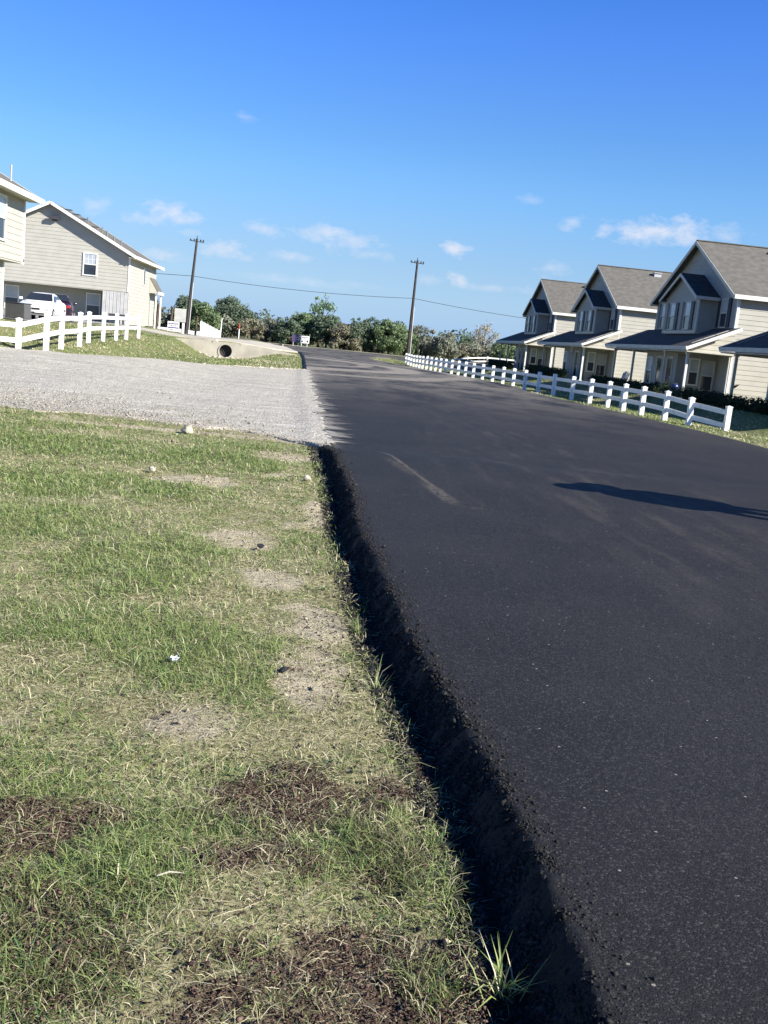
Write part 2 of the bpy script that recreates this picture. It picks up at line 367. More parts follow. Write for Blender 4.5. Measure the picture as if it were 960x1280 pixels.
lawn = n.mix(n.step(n.noise(9, 6, .7), .3, .7), (.085, .115, .035), (.23, .235, .10))
lawn = n.mix(n.step(n.math('MULTIPLY', big, mid_), .22, .38), lawn, (.26, .23, .13))
c = n.mix(an, lawn, c); c = n.mix(n.step(n.math('ADD', n.attr('blk'), n.math('MULTIPLY', n.math('SUBTRACT', fine, .5), 1.2)), .35, .65), c, (.012, .012, .013)); n.color(c)  # black beside the asphalt: spilled crumbs, with the edge's shade painted in
bm_ = n.bump(n.noise(60, 6, .7), .9, .02); bm_ = n.bump(n.noise(5, 5), .5, .06, bm_)
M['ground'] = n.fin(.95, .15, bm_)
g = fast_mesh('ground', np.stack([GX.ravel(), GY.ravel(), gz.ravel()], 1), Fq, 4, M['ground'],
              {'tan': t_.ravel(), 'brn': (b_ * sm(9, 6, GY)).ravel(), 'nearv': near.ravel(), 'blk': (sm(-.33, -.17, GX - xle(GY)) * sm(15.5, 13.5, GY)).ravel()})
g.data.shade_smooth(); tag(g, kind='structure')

# asphalt
n = NT('asphalt'); X_, Y_, Z_ = n.xyz()
cell = n.t.nodes.new('ShaderNodeTexVoronoi'); cell.inputs['Scale'].default_value = 150; n.t.links.new(n.pos, cell.inputs['Vector'])
cs = n.t.nodes.new('ShaderNodeSeparateColor'); n.t.links.new(cell.outputs['Color'], cs.inputs[0])
base = n.mix(n.step(n.noise(.8, 6, .6), .35, .68), (.0100, .0096, .0096), (.0185, .0178, .0175))
c = n.mix(n.step(cs.outputs[0], .35, 1.0), base, n.mix(n.step(cs.outputs[2], .2, 1.), base, (.068, .065, .062)))
pits = n.math('MAXIMUM', n.step(cs.outputs[1], .78, .92), n.step(n.noise(58, 5, .75), .60, .68)); c = n.mix(n.math('MULTIPLY', pits, .8), c, (.005, .005, .0055)); c = n.mix(n.math('MULTIPLY', n.step(n.noise(33, 6, .8), .58, .72), .5), c, (.045, .043, .042))
# light chips
c2 = n.t.nodes.new('ShaderNodeTexVoronoi'); c2.inputs['Scale'].default_value = 26; n.t.links.new(n.pos, c2.inputs['Vector'])
cs2 = n.t.nodes.new('ShaderNodeSeparateColor'); n.t.links.new(c2.outputs['Color'], cs2.inputs[0])
chip = n.math('MULTIPLY', n.step(cs2.outputs[0], .93, .95), n.step(c2.outputs['Distance'], .16, .10))
c = n.mix(n.math('MULTIPLY', chip, .9), c, (.36, .33, .28))
# dust: tyre scuffs, arcs and the powder carried out of the gravel drive
dust = (.185, .16, .125)
st = n.noise(1.0, 7, .68, sc=(3.4, .55, 1)); st2 = n.noise(1.0, 7, .7, sc=(1.3, .22, 1), off=(3, 5, 0)); st3 = n.noise(7, 6, .75)
brk = n.step(n.noise(16, 5, .75), .38, .62)
band = n.math('MULTIPLY', n.step(n.math('ABSOLUTE', n.math('SUBTRACT', X_, n.math('ADD', 2.9, n.math('MULTIPLY', st2, 1.0)))), 2.6, .3), n.step(Y_, 3.6, 8.5))
f1 = n.math('MULTIPLY', n.math('MULTIPLY', n.step(n.math('ADD', st, n.math('MULTIPLY', n.math('SUBTRACT', n.noise(45, 3, .6), .5), .35)), .46, .74), band), .20)
def arc(cx, cy, r, w, amp, ex=1.0):
    dx = n.math('MULTIPLY', n.math('SUBTRACT', X_, cx), ex); dy = n.math('SUBTRACT', Y_, cy)
    d = n.math('SQRT', n.math('ADD', n.math('MULTIPLY', dx, dx), n.math('MULTIPLY', dy, dy)))
    wob = n.math('MULTIPLY', n.math('SUBTRACT', n.noise(.35, 4), .5), 1.6)
    return n.math('MULTIPLY', n.step(n.math('ABSOLUTE', n.math('SUBTRACT', n.math('ADD', d, wob), r)), w, w * .35), n.math('MULTIPLY', n.step(st3, .26, .54), amp))
f = f1
for a in ((-3, 55, 10.5, 1.8, 1., 1.3), (-3, 55, 14.5, 1.3, .85, 1.3), (-2, 57, 7.4, 1., .9, 1.5)):
    f = n.math('MAXIMUM', f, arc(*a))
lp = lambda x0, y0, x1, y1, w, amp: n.math('MULTIPLY', n.math('MULTIPLY', n.step(n.math('ABSOLUTE', n.math('SUBTRACT', X_, n.math('ADD', x0 - (x1-x0)/(y1-y0)*y0, n.math('MULTIPLY', Y_, (x1-x0)/(y1-y0))))), w, w*.2), n.math('MULTIPLY', n.step(Y_, y0 - .5, y0 + .3), n.step(Y_, y1 + .4, y1 - .4))), n.math('MULTIPLY', brk, amp))
f = n.math('MAXIMUM', f, lp(1.42, 9.5, 1.02, 13.6, .045, .75)); f = n.math('MAXIMUM', f, lp(1.40, 9.4, 1.30, 10.4, .12, .7)); f = n.math('MAXIMUM', f, lp(1.22, 11.2, 1.05, 12.4, .16, .35))
scr = n.math('MULTIPLY', n.step(n.noise(1., 6, .75, sc=(1.6, 7., 1), off=(4, 2, 0)), .60, .68), n.math('MULTIPLY', n.step(n.noise(.6, 3), .48, .62), n.step(Y_, 6., 9.)))
f = n.math('MAXIMUM', f, n.math('MULTIPLY', n.math('MULTIPLY', scr, brk), .42))
# far half of the road is greyer in noisy patches
f = n.math('MAXIMUM', f, n.math('MULTIPLY', n.math('MULTIPLY', n.step(Y_, 14, 46), n.step(n.noise(.5, 6, .7, sc=(1, .5, 1)), .34, .62)), .5))
# powder along the left edge where the gravel drive joins
ed = n.attr('edge'); gy = n.math('MULTIPLY', n.step(Y_, 13.2, 15.0), n.step(Y_, 45.5, 43))
pw = n.math('MULTIPLY', n.step(n.math('ADD', ed, n.math('MULTIPLY', n.math('SUBTRACT', n.noise(1., 7, .75, sc=(.9, 3.2, 1)), .5), 2.6)), .40, -.1), gy)
c = n.mix(f, c, n.mix(n.step(Y_, 20, 40), dust, (.29, .26, .21))); c = n.mix(n.math('MULTIPLY', pw, .85), c, (.42, .39, .33)); c = n.mix(n.math('MULTIPLY', n.step(n.math('ADD', ed, n.math('MULTIPLY', n.noise(9, 5, .7), .16)), .20, .06), n.step(Y_, 14.5, 13.)), c, (.006, .006, .007)); n.color(c)  # last mix paints the shade of the broken left edge near-black
# bump of the aggregate and rough surface
hb = n.math('ADD', n.math('MULTIPLY', cell.outputs['Distance'], -1.0), n.math('MULTIPLY', cs.outputs[2], .55))
nb = n.bump(hb, .6, .006); nb = n.bump(n.noise(70, 6, .8), .7, .012, nb); nb = n.bump(n.noise(14, 6, .75), .5, .02, nb); nb = n.bump(n.noise(2.2, 4), .25, .05, nb)
M['asphalt'] = n.fin(.70, .30, nb)

def JAG(y): return (fbm(y, 0*y, 1.3, 31) - .5) * .11 + (fbm(y, 0*y, .22, 37, 4) - .5) * .05
def strip(name, ysr, m):
    offL = np.concatenate([[-.30, -.24, -.20], np.arange(-.17, .101, .018), np.arange(.13, .8, .045), [1.0, 1.3, 1.8, 2.4]])
    tt = np.linspace(0, 1, 20)[1:]
    V = []; E_ = []
    for y in ysr:
        jag = JAG(y)
        jag *= 1.0
        l = xle(y) + jag; r = xre(y) + (fbm(y, 0*y, 2., 41) - .5) * .25
        top = .125 - .085 * (sm(12.6, 14.2, y) - sm(43.5, 46, y)) - .06 * sm(84, 98, y)
        x = l + offL; p = sm(-.13, .02, offL + (fbm(x, np.full_like(x, y), .09, 51) - .5) * .025)
        z = -.035 + (top + .035) * p
        crumb = sm(.45, .0, np.abs(offL + .02)) * (y < 16)
        z = z + ((fbm(x, np.full_like(x, y), .05, 61, 3) - .5) * .016 + (vnoise(x, np.full_like(x, y), .03, 71) - .5) * .012) * crumb * (.25 + .75 * (offL < .04))
        x2 = x[-1] + (r - x[-1]) * tt; z2 = np.full(len(tt), top)
        x3 = np.array([r + .10, r + .22]); z3 = np.array([top - .04, -.16])
        xx = np.concatenate([x, x2, x3]); zz = np.concatenate([z, z2, z3])
        V.append(np.stack([xx, np.full_like(xx, y), zz], 1)); E_.append(xx - xle(y))
    V = np.array(V); ny_, nx_ = V.shape[:2]
    i = (np.arange(ny_ - 1)[:, None] * nx_ + np.arange(nx_ - 1)[None, :]).ravel()
    o = fast_mesh(name, V.reshape(-1, 3), np.stack([i, i+1, i+nx_+1, i+nx_], 1).ravel(), 4, m, {'edge': np.array(E_).ravel()})
    o.data.shade_smooth(); return o
road = strip('road', np.concatenate([np.arange(-6, 1.2, .3), np.arange(1.2, 6, .016), np.arange(6, 16, .03), np.arange(16, 100.5, .35)]), M['asphalt'])
tag(road, kind='structure')
# the road it runs into
cxs = np.concatenate([np.arange(-160, -20, 5), np.arange(-20, 30, 1.), np.arange(30, 200, 5)]); cys = np.linspace(99.6, 121, 16)
CX, CY = np.meshgrid(cxs, cys); CYs = CY + .03 * CX; CZ = height(CX, CYs) + .07
CZ[0] = CZ[0] - .12; CZ[-1] -= .12
i = (np.arange(len(cys) - 1)[:, None] * len(cxs) + np.arange(len(cxs) - 1)[None, :]).ravel(); w_ = len(cxs)
cr = fast_mesh('cross_road', np.stack([CX.ravel(), CYs.ravel(), CZ.ravel()], 1), np.stack([i, i+1, i+w_+1, i+w_], 1).ravel(), 4, M['asphalt'], {'edge': np.full(CX.size, 9.)})
tag(cr, kind='structure')
sh = MB(); xs_ = list(range(-160, 201, 8))
for a, b in zip(xs_, xs_[1:]):
    sh.add([(a, 121.1 + .03*a, .10), (b, 121.1 + .03*b, .10), (b, 122.6 + .03*b, .12), (a, 122.6 + .03*a, .12)], [(0, 1, 2, 3)])
tag(sh.build('road_shoulder', M['concrete']), kind='structure')

# gravel drive
n = NT('gravel'); X_, Y_, Z_ = n.xyz()
v1 = n.t.nodes.new('ShaderNodeTexVoronoi'); v1.inputs['Scale'].default_value = 34; n.t.links.new(n.pos, v1.inputs['Vector'])
s1 = n.t.nodes.new('ShaderNodeSeparateColor'); n.t.links.new(v1.outputs['Color'], s1.inputs[0])
c = n.mix(n.step(s1.outputs[0], .1, 1), (.36, .335, .285), (.56, .53, .46))
c = n.mix(n.math('MULTIPLY', n.step(n.noise(1., 7, .72, sc=(.22, 2.6, 1)), .47, .66), .75), c, (.32, .30, .265))
c = n.mix(n.math('MULTIPLY', n.step(n.noise(1., 7, .7, sc=(.5, 2.3, 1), off=(7, 1, 0)), .52, .72), .7), c, (.66, .64, .58))
c = n.mix(n.math('MULTIPLY', n.step(n.noise(3.5, 7, .75), .54, .70), .6), c, (.20, .18, .145))
c = n.mix(n.step(n.attr('rim'), .1, .9), c, (.47, .42, .33)); n.color(c)
nb = n.bump(v1.outputs['Distance'], .8, .02); nb = n.bump(n.noise(4, 6, .7), .8, .08, nb)
M['gravel'] = n.fin(.95, .2, nb)
gxs = np.concatenate([np.arange(-60, -16, 3.), np.arange(-16, -6, .3), np.arange(-6, .5, .09)]); vs_ = np.linspace(0, 1, 170)**1.5
GXX, VV = np.meshgrid(gxs, vs_)
y0 = np.interp(GXX, GN[:,0], GN[:,1]) + (fbm(GXX, GXX*0, .8, 91) - .5) * .9 + (fbm(GXX, GXX*0, .15, 92) - .5) * .25
y1 = np.interp(GXX, GF[:,0], GF[:,1]) + (fbm(GXX, GXX*0, 1.5, 93) - .5) * .7
YY = y0 + (y1 - y0) * VV
xr_ = np.minimum(GXX, xle(YY) + .10 + (fbm(YY, YY*0, .5, 97) - .5) * .35 + (fbm(YY, YY*0, .09, 99) - .5) * .22)
ZZ = height(xr_, YY) + .02 + (fbm(xr_, YY, 1.1, 95) - .5) * .05 + (fbm(xr_, YY, .25, 96) - .5) * .022
ZZ = ZZ + .032 * sm(-.5, -.15, xr_ - xle(YY))
ZZ += .075 * sm(-2.2, -5.5, GXX) * sm(.05, .2, VV + (fbm(GXX, YY, .5, 98)-.5)*.05)
ZZ = np.where((VV == 0) | (VV == 1), height(xr_, YY) - .03, ZZ)
i = (np.arange(len(vs_) - 1)[:, None] * len(gxs) + np.arange(len(gxs) - 1)[None, :]).ravel(); w_ = len(gxs)
gd = fast_mesh('gravel_road', np.stack([xr_.ravel(), YY.ravel(), ZZ.ravel()], 1), np.stack([i, i+1, i+w_+1, i+w_], 1).ravel(), 4, M['gravel'],
               {'rim': np.maximum(sm(.975, 1., VV) * .8, sm(.04, 0, VV) * .5).ravel()})
gd.data.shade_smooth(); tag(gd, kind='structure')

def sheet(name, x0, x1, y0, y1, m, dz=.006, step=.8, hfun=height):
    ax = np.linspace(x0, x1, max(2, int((x1 - x0) / step) + 1)); ay = np.linspace(y0, y1, max(2, int((y1 - y0) / step) + 1))
    A_, B_ = np.meshgrid(ax, ay); Z = hfun(A_, B_) + dz
    i = (np.arange(len(ay) - 1)[:, None] * len(ax) + np.arange(len(ax) - 1)[None, :]).ravel(); w = len(ax)
    o = fast_mesh(name, np.stack([A_.ravel(), B_.ravel(), Z.ravel()], 1), np.stack([i, i+1, i+w+1, i+w], 1).ravel(), 4, m)
    return tag(o, kind='structure')
sheet('parking_lot', -40, -13.7, 47.2, 79.6, M['conc_grey'], .03)
sheet('sidewalk', -26, -12.6, 39.6, 41.2, M['concrete'], .05)

# ------------------------------------------------------------------ scattered small stuff
def blades(name, X, Y, Ln, Wd, th1, dry, m, z=None, brn=None, up=None):
    k = len(X); z = vz(X, Y) if z is None else z
    ph = rng.uniform(0, 2*np.pi, k); dx, dy = np.cos(ph), np.sin(ph)
    th2 = np.minimum(th1 + rng.uniform(.1, .9, k), 1.75)
    fr = rng.uniform(.4, .6, k)
    B = np.stack([X, Y, z - .004], 1); D1 = np.stack([np.sin(th1)*dx, np.sin(th1)*dy, np.cos(th1)], 1); D2 = np.stack([np.sin(th2)*dx, np.sin(th2)*dy, np.cos(th2)], 1)
    tw = rng.uniform(-.7, .7, k); px, py = -dy*np.cos(tw), dx*np.cos(tw)
    P = np.stack([px, py, np.sin(tw)], 1) * (Wd[:, None] / 2)
    Mi = B + D1 * (Ln * fr)[:, None]; T = Mi + D2 * (Ln * (1 - fr))[:, None]
    T[:, 2] = np.maximum(T[:, 2], z + .003)
    V = np.stack([B - P*.8, B + P*.8, Mi - P, Mi + P, T], 1).reshape(-1, 3)
    b0 = (np.arange(k) * 5)[:, None]; Fi = (b0 + np.array([0,1,3, 0,3,2, 2,3,4])[None, :]).ravel()
    o = fast_mesh(name, V, Fi, 3, m, {'dry': np.repeat(dry, 5), 'brn': np.repeat(brn if brn is not None else np.zeros(k), 5)})
    return o
n = NT('grass_mat'); ri = n.geo.outputs['Random Per Island']; dr_ = n.attr('dry'); bn = n.attr('brn')
r2 = n.math('FRACT', n.math('MULTIPLY', ri, 37.7)); r3 = n.math('FRACT', n.math('MULTIPLY', ri, 113.3))
gc = n.mix(r2, (.155, .215, .055), (.265, .335, .115)); gc = n.mix(n.step(r3, .75, .9), gc, (.30, .33, .15))
gc = n.mix(n.step(r3, .16, .08), gc, (.08, .165, .055))
sc_ = n.mix(r2, (.38, .35, .20), (.62, .57, .38)); sc_ = n.mix(n.step(r3, .85, .95), sc_, (.62, .57, .42))
c = n.mix(n.math('LESS_THAN', ri, dr_), gc, sc_)
c = n.mix(n.math('MULTIPLY', bn, n.step(r2, .95, .6)), c, (.085, .058, .04)); n.color(c); n.fin(.55, .35)
t = n.t; tr = t.nodes.new('ShaderNodeBsdfTranslucent'); t.links.new(c, tr.inputs['Color'])
ms = t.nodes.new('ShaderNodeMixShader'); ms.inputs[0].default_value = .28
t.links.new(n.b.outputs[0], ms.inputs[1]); t.links.new(tr.outputs[0], ms.inputs[2]); t.links.new(ms.outputs[0], t.nodes['Material Output'].inputs['Surface'])
M['grass'] = n.m
def scatter(y0, y1, dens, xl=lambda y: -.50*y - 1.0, xr=lambda y: xle(y) - .135, xlo=-9, xhi=1):
    k = int(dens * (y1 - y0) * (xhi - xlo)); X = rng.uniform(xlo, xhi, k); Y = rng.uniform(y0, y1, k)
    m = (X > xl(Y)) & (X < xr(Y) + (fbm(Y, Y*0, .3, 77) - .5) * .22 + rng.normal(0, .018, k)); X = X[m]; Y = Y[m]
    m = Y < np.interp(X, GN[:,0], GN[:,1]) + (fbm(X, X*0, .6, 78) - .5) * .8
    return X[m], Y[m]
sets = []
for y0, y1, dens, w, ln in ((1.2, 3.2, 24000, .0024, .036), (3.2, 5.5, 15000, .0030, .038), (5.5, 9, 8000, .0042, .042), (9, 16.5, 4200, .0068, .046)):
    X, Y = scatter(y0, y1, dens); t1, b1, g1 = zones(X, Y)
    tuft = fbm(X, Y, .16, 14, 3)
    pr = np.clip(.55 + .6 * sm(.36, .62, tuft) + .35*g1 - .95*t1*(1-.4*g1) - .72 * b1 * (1 - .5*g1), .05, 1) * (.75 + .25 * g1)
    keep = rng.random(len(X)) < pr; X, Y, t1, b1, g1, tuft = (a[keep] for a in (X, Y, t1, b1, g1, tuft))
    k = len(X)
    Ln = ln * rng.gamma(5, .2, k) * (.7 + .55*g1 + .35 * sm(.5, .7, tuft)) * (1 - .4*t1); th = rng.beta(2.6, 1.15, k) * 1.5 * (1 - .15 * g1)
    dry = np.clip(.42 - .34*g1 + .45*t1 + .2*b1 + (fbm(X, Y, .8, 19) - .5) * .9 - .25*sm(.5,.7,tuft), .06, .95)
    sets.append((X, Y, Ln, w * rng.uniform(.6, 1.3, k), th, dry, b1 * .8 * rng.random(k)))
# dead straws lying flat on top
for y0, y1, dens, w in ((1.2, 4, 3400, .0018), (4, 9, 1300, .0028), (9, 16, 450, .005)):
    X, Y = scatter(y0, y1, dens); k = len(X)
    sets.append((X, Y, rng.gamma(3, .018, k) + .015, np.full(k, w), rng.uniform(1.15, 1.5, k), np.full(k, 1.), .35*(rng.random(k) < .4)))
cat_ = [np.concatenate([s_[i] for s_ in sets]) for i in range(7)]
gr = blades('grass', cat_[0], cat_[1], cat_[2], cat_[3], cat_[4], cat_[5], M['grass'], brn=cat_[6]); tag(gr, 'short patchy verge grass with straw and green tufts beside the new asphalt', 'grass', kind='stuff')
print('blades', len(cat_[0]))

# far lawns: left bank and right yard
def lawn_pts(x0, x1, y0, y1, dens, cond):
    k = int(dens * (x1 - x0) * (y1 - y0)); X = rng.uniform(x0, x1, k); Y = rng.uniform(y0, y1, k); m = cond(X, Y); return X[m], Y[m]
P_ = [lawn_pts(-16, 0, 31, 72, 75, lambda X, Y: (Y > np.interp(X, GF[:,0], GF[:,1]) + .25*np.sin(X*3)) & (X < xle(Y) - .25) & (height(X, Y) < .88)),
      lawn_pts(-16, -12.8, 31, 45, 40, lambda X, Y: (Y < 39.3) | (Y > 41.4)),
      lawn_pts(9.8, 22, 15, 60, 75, lambda X, Y: (X > xre(Y) + .28) & (X < 19.2)),
      lawn_pts(4, 22, 60, 99, 42, lambda X, Y: (X > xre(Y) + .3) & (X < 20)),
      lawn_pts(-20, 9, 73, 99, 16, lambda X, Y: (X < -9.5))]
X = np.concatenate([p[0] for p in P_]); Y = np.concatenate([p[1] for p in P_]); k = len(X)
pn = fbm(X, Y, 2.2, 63)
dry = np.clip(.30 + (pn - .5) * 2.0 + .1 * (X < 0), .03, .9)
keep = rng.random(k) < np.clip(1.5 - 1.3 * sm(.48, .7, fbm(X, Y, 1.3, 66)), .3, 1); X, Y, dry = X[keep], Y[keep], dry[keep]; k = len(X)
fl = blades('lawn', X, Y, rng.uniform(.04, .11, k), rng.uniform(.012, .028, k) * (1 + Y / 90), rng.uniform(.3, 1.2, k), dry, M['grass'], z=height(X, Y)); tag(fl, 'mown lawn on the banks along both sides of the road', 'lawn', kind='stuff')

def bits(name, X, Y, Z, size, m, flat=1.0):
    """small irregular lumps: squashed, skewed octahedra"""
    k = len(X); base = np.array([(1,0,0),(0,1,0),(-1,0,0),(0,-1,0),(0,0,.75),(0,0,-.6)], float)
    V = base[None] * (size[:, None, None] * rng.uniform(.45, 1.1, (k, 6, 1))); V[:, :, 2] *= flat
    V += rng.normal(0, .18, V.shape) * size[:, None, None]
    a = rng.uniform(0, 6.28, k); ca, sa = np.cos(a)[:, None], np.sin(a)[:, None]
    V = np.stack([V[:, :, 0]*ca - V[:, :, 1]*sa, V[:, :, 0]*sa + V[:, :, 1]*ca, V[:, :, 2]], 2) + np.stack([X, Y, Z + size*.25], 1)[:, None, :]
    t8 = np.array([0,1,4,1,2,4,2,3,4,3,0,4,1,0,5,2,1,5,3,2,5,0,3,5])
    return fast_mesh(name, V.reshape(-1, 3), ((np.arange(k)*6)[:, None] + t8[None]).ravel(), 3, m)
def bitmat(name, a, b, rough=.9, spec=.2):
    n = NT(name); n.color(n.mix(n.geo.outputs['Random Per Island'], a, b)); return n.fin(rough, spec)
# brown dead litter
X, Y = scatter(1.2, 6, 26000); t1, b1, g1 = zones(X, Y); kk = rng.random(len(X)) < (b1 * .95 + .05) * sm(7.5, 4, Y); X, Y = X[kk], Y[kk]; k = len(X)
o = bits('dead_litter', X, Y, vz(X, Y) + rng.uniform(0, .012, k), rng.gamma(2.2, .0011, k) + .0014, bitmat('litter_mat', (.035, .022, .018), (.17, .11, .085)), .6); tag(o, 'crumbly brown dead plant litter between the grass', 'litter', kind='stuff')
# small stones and soil crumbs
X, Y = scatter(1.2, 15, 700); t1, b1, g1 = zones(X, Y); kk = rng.random(len(X)) < t1 * .7 + .05; X, Y = X[kk], Y[kk]; k = len(X)
o = bits('soil_crumbs', X, Y, vz(X, Y), rng.gamma(1.6, .0018, k) * (1 + Y * .12) + .0012, bitmat('crumb_mat', (.16, .13, .09), (.42, .37, .28))); tag(o, 'pale soil crumbs and pebbles on the bare patches of the verge', 'soil crumbs', kind='stuff')
# asphalt crumbs along the broken edge
k = 110000; Y = 1.2 + 13.3 * rng.uniform(0, 1, k)**2.0; off = rng.normal(-.085, .065, k); X = xle(Y) + JAG(Y) + off
pz = sm(-.13, .02, off); top = .11 - .075 * sm(12.6, 14.2, Y); Z = -.030 + (top + .03) * pz
Z = np.maximum(Z, np.where(off < -.14, vz(X, Y) , -1))
o = bits('asphalt_crumbs', X, Y, Z, rng.gamma(2.0, .0017, k) * (1 + Y * .10) + .0013 + .003*(rng.random(k) < .02), bitmat('acrumb', (.006, .006, .007), (.026, .026, .029), .8, .25)); tag(o, 'black crumbled asphalt along the broken left edge of the road', 'asphalt crumbs', kind='stuff')
k = 3800; Y = rng.uniform(1.3, 9, k); X = xle(Y) - .12 - rng.gamma(1.3, .11, k)
o = bits('spilled_asphalt', X, Y, vz(X, Y) + .006, rng.gamma(1.6, .0019, k) + .0015, bitmat('acrumb2', (.008, .008, .009), (.028, .028, .032))); tag(o, 'black asphalt crumbs spilled onto the verge', 'asphalt crumbs', kind='stuff')
k = 30000; Y = 1.2 + 12.6 * rng.uniform(0, 1, k)**1.7; off = rng.normal(-.02, .06, k); X = xle(Y) + JAG(Y) + off; pz = sm(-.13, .02, off); top = .125 - .085 * sm(12.6, 14.2, Y)
o = bits('edge_chunks', X, Y, -.03 + (top + .03) * pz - .002, rng.gamma(1.8, .0014, k) * (1 + Y * .08) + .0012, bitmat('acrumb3', (.009, .009, .009), (.038, .037, .036), .85, .2)); tag(o, 'coarse black asphalt chunks along the lip of the broken edge', 'asphalt crumbs', kind='stuff')
# stones on the gravel drive
k = 26000; X = -rng.uniform(0, 1, k)**.8 * 12; y0 = np.interp(X, GN[:,0], GN[:,1]); Y = y0 + rng.exponential(1.2 + .9*(X < -3), k) + rng.normal(-.1, .3, k)
o = bits('gravel_stones', X, Y, height(X, Y) + .02 + .06 * sm(-2.2, -5.5, X), rng.gamma(1.8, .0042, k) + .003, bitmat('gstone', (.20, .18, .145), (.44, .41, .34)), .7); tag(o, 'loose pale stones on the gravel drive', 'gravel', kind='stuff')
k = 3200; X = rng.uniform(-10.5, .0, k); Y = np.interp(X, GF[:,0], GF[:,1]) + rng.normal(-.1, .28, k)
o = bits('gravel_rim_stones', X, Y, height(X, Y) + .02, rng.gamma(2.2, .009, k) + .006, bitmat('gstone2', (.40, .36, .29), (.62, .57, .48)), .6); tag(o, 'pale loose stones along the far rim of the gravel drive', 'gravel', kind='stuff')
# little chips on the asphalt surface
k = 1500; Y = rng.uniform(1.6, 16, k); X = xle(Y) + .1 + rng.uniform(0, 1, k) * 9
top = .11 - .075 * sm(12.6, 14.2, Y)
o = bits('asphalt_chips', X, Y, top, rng.gamma(2, .0018, k) + .0015, bitmat('chips', (.04, .04, .045), (.30, .28, .25)), .6); tag(o, 'tiny stone chips lying loose on the asphalt', 'stone chips', kind='stuff')

# ------------------------------------------------------------------ buildings
def frame(P, Rv, Nv):
    """returns f(u, z, n) -> point: u along the wall, z up, n outwards"""
    P, Rv, Nv = Vector(P), Vector(Rv), Vector(Nv)
    return lambda u, z, n=0.0: P + Rv * u + Nv * n + Vector((0, 0, z))
def obox(mb, f, u0, u1, z0, z1, n0, n1):
    vs = [f(u, z, n) for z in (z0, z1) for u, n in ((u0, n0), (u1, n0), (u1, n1), (u0, n1))]
    mb.add(vs, [(0,3,2,1),(4,5,6,7),(0,1,5,4),(1,2,6,5),(2,3,7,6),(3,0,4,7)])
def lap(mb, f, z0, z1, ul, ur, ex=.27, out=.021, n0=0.0):
    """lap siding: every board leans out at its foot and casts its own thin shadow"""
    k = max(1, int(round((z1 - z0) / ex))); h = (z1 - z0) / k
    for i in range(k):
        a, b = z0 + i * h, z0 + (i + 1) * h
        l0, r0, l1, r1 = ul(a), ur(a), ul(b), ur(b)
        if r1 - l1 < .01: l1 = r1 = (l1 + r1) / 2
        mb.add([f(l0, a, n0 + out), f(r0, a, n0 + out), f(r1, b, n0 + .003), f(l1, b, n0 + .003), f(l0, a, n0 - .002), f(r0, a, n0 - .002)],
               [(0, 1, 2, 3), (4, 5, 1, 0)])
def window(f, uc, zc, w, h, parent, shutters=False, n0=.03, pale_top=True, trim='trim', grid=False, label=None):
    fr = MB(); t = .055 if shutters else .08
    for a in ((uc-w/2-t, uc-w/2, zc-h/2, zc+h/2), (uc+w/2, uc+w/2+t, zc-h/2, zc+h/2), (uc-w/2-t, uc+w/2+t, zc+h/2, zc+h/2+t), (uc-w/2-t-.03, uc+w/2+t+.03, zc-h/2-t, zc-h/2), (uc-w/2, uc+w/2, zc-.028, zc+.028)):
        obox(fr, f, *a, n0 - .03, n0 + .055)
    if grid:
        for q in (-1, 1): obox(fr, f, uc + q*w/6 - .012, uc + q*w/6 + .012, zc + .028, zc + h/2, n0, n0 + .022)
        obox(fr, f, uc - w/2, uc + w/2, zc + h/4 - .012, zc + h/4 + .012, n0, n0 + .020)
    o = fr.build('window', M[trim], parent)
    if label: o['label'] = label
    a = MB(); obox(a, f, uc-w/2, uc+w/2, zc+.028, zc+h/2, n0-.02, n0+.015); a.build('pane', M['pane_pale'] if pale_top else M['glass'], o)
    a = MB(); obox(a, f, uc-w/2, uc+w/2, zc-h/2, zc-.028, n0-.02, n0+.004); a.build('pane', M['glass'], o)
    if shutters:
        for q in (-1, 1):
            s = MB(); u0 = uc + q * (w/2 + t + .22); obox(s, f, u0 - .20, u0 + .20, zc-h/2-.05, zc+h/2+.05, n0 - .02, n0 + .045)
            for k in range(12):
                z = zc - h/2 + (k + .5) * h / 12; obox(s, f, u0 - .16, u0 + .16, z - .03, z + .02, n0 + .045, n0 + .058)
            s.build('shutter', M['shutter'], o)
    return o
def slab(mb, pts, th):
    """roof plane with thickness th downwards"""
    mb.prism(pts, (0, 0, 0), (0, 0, -th))

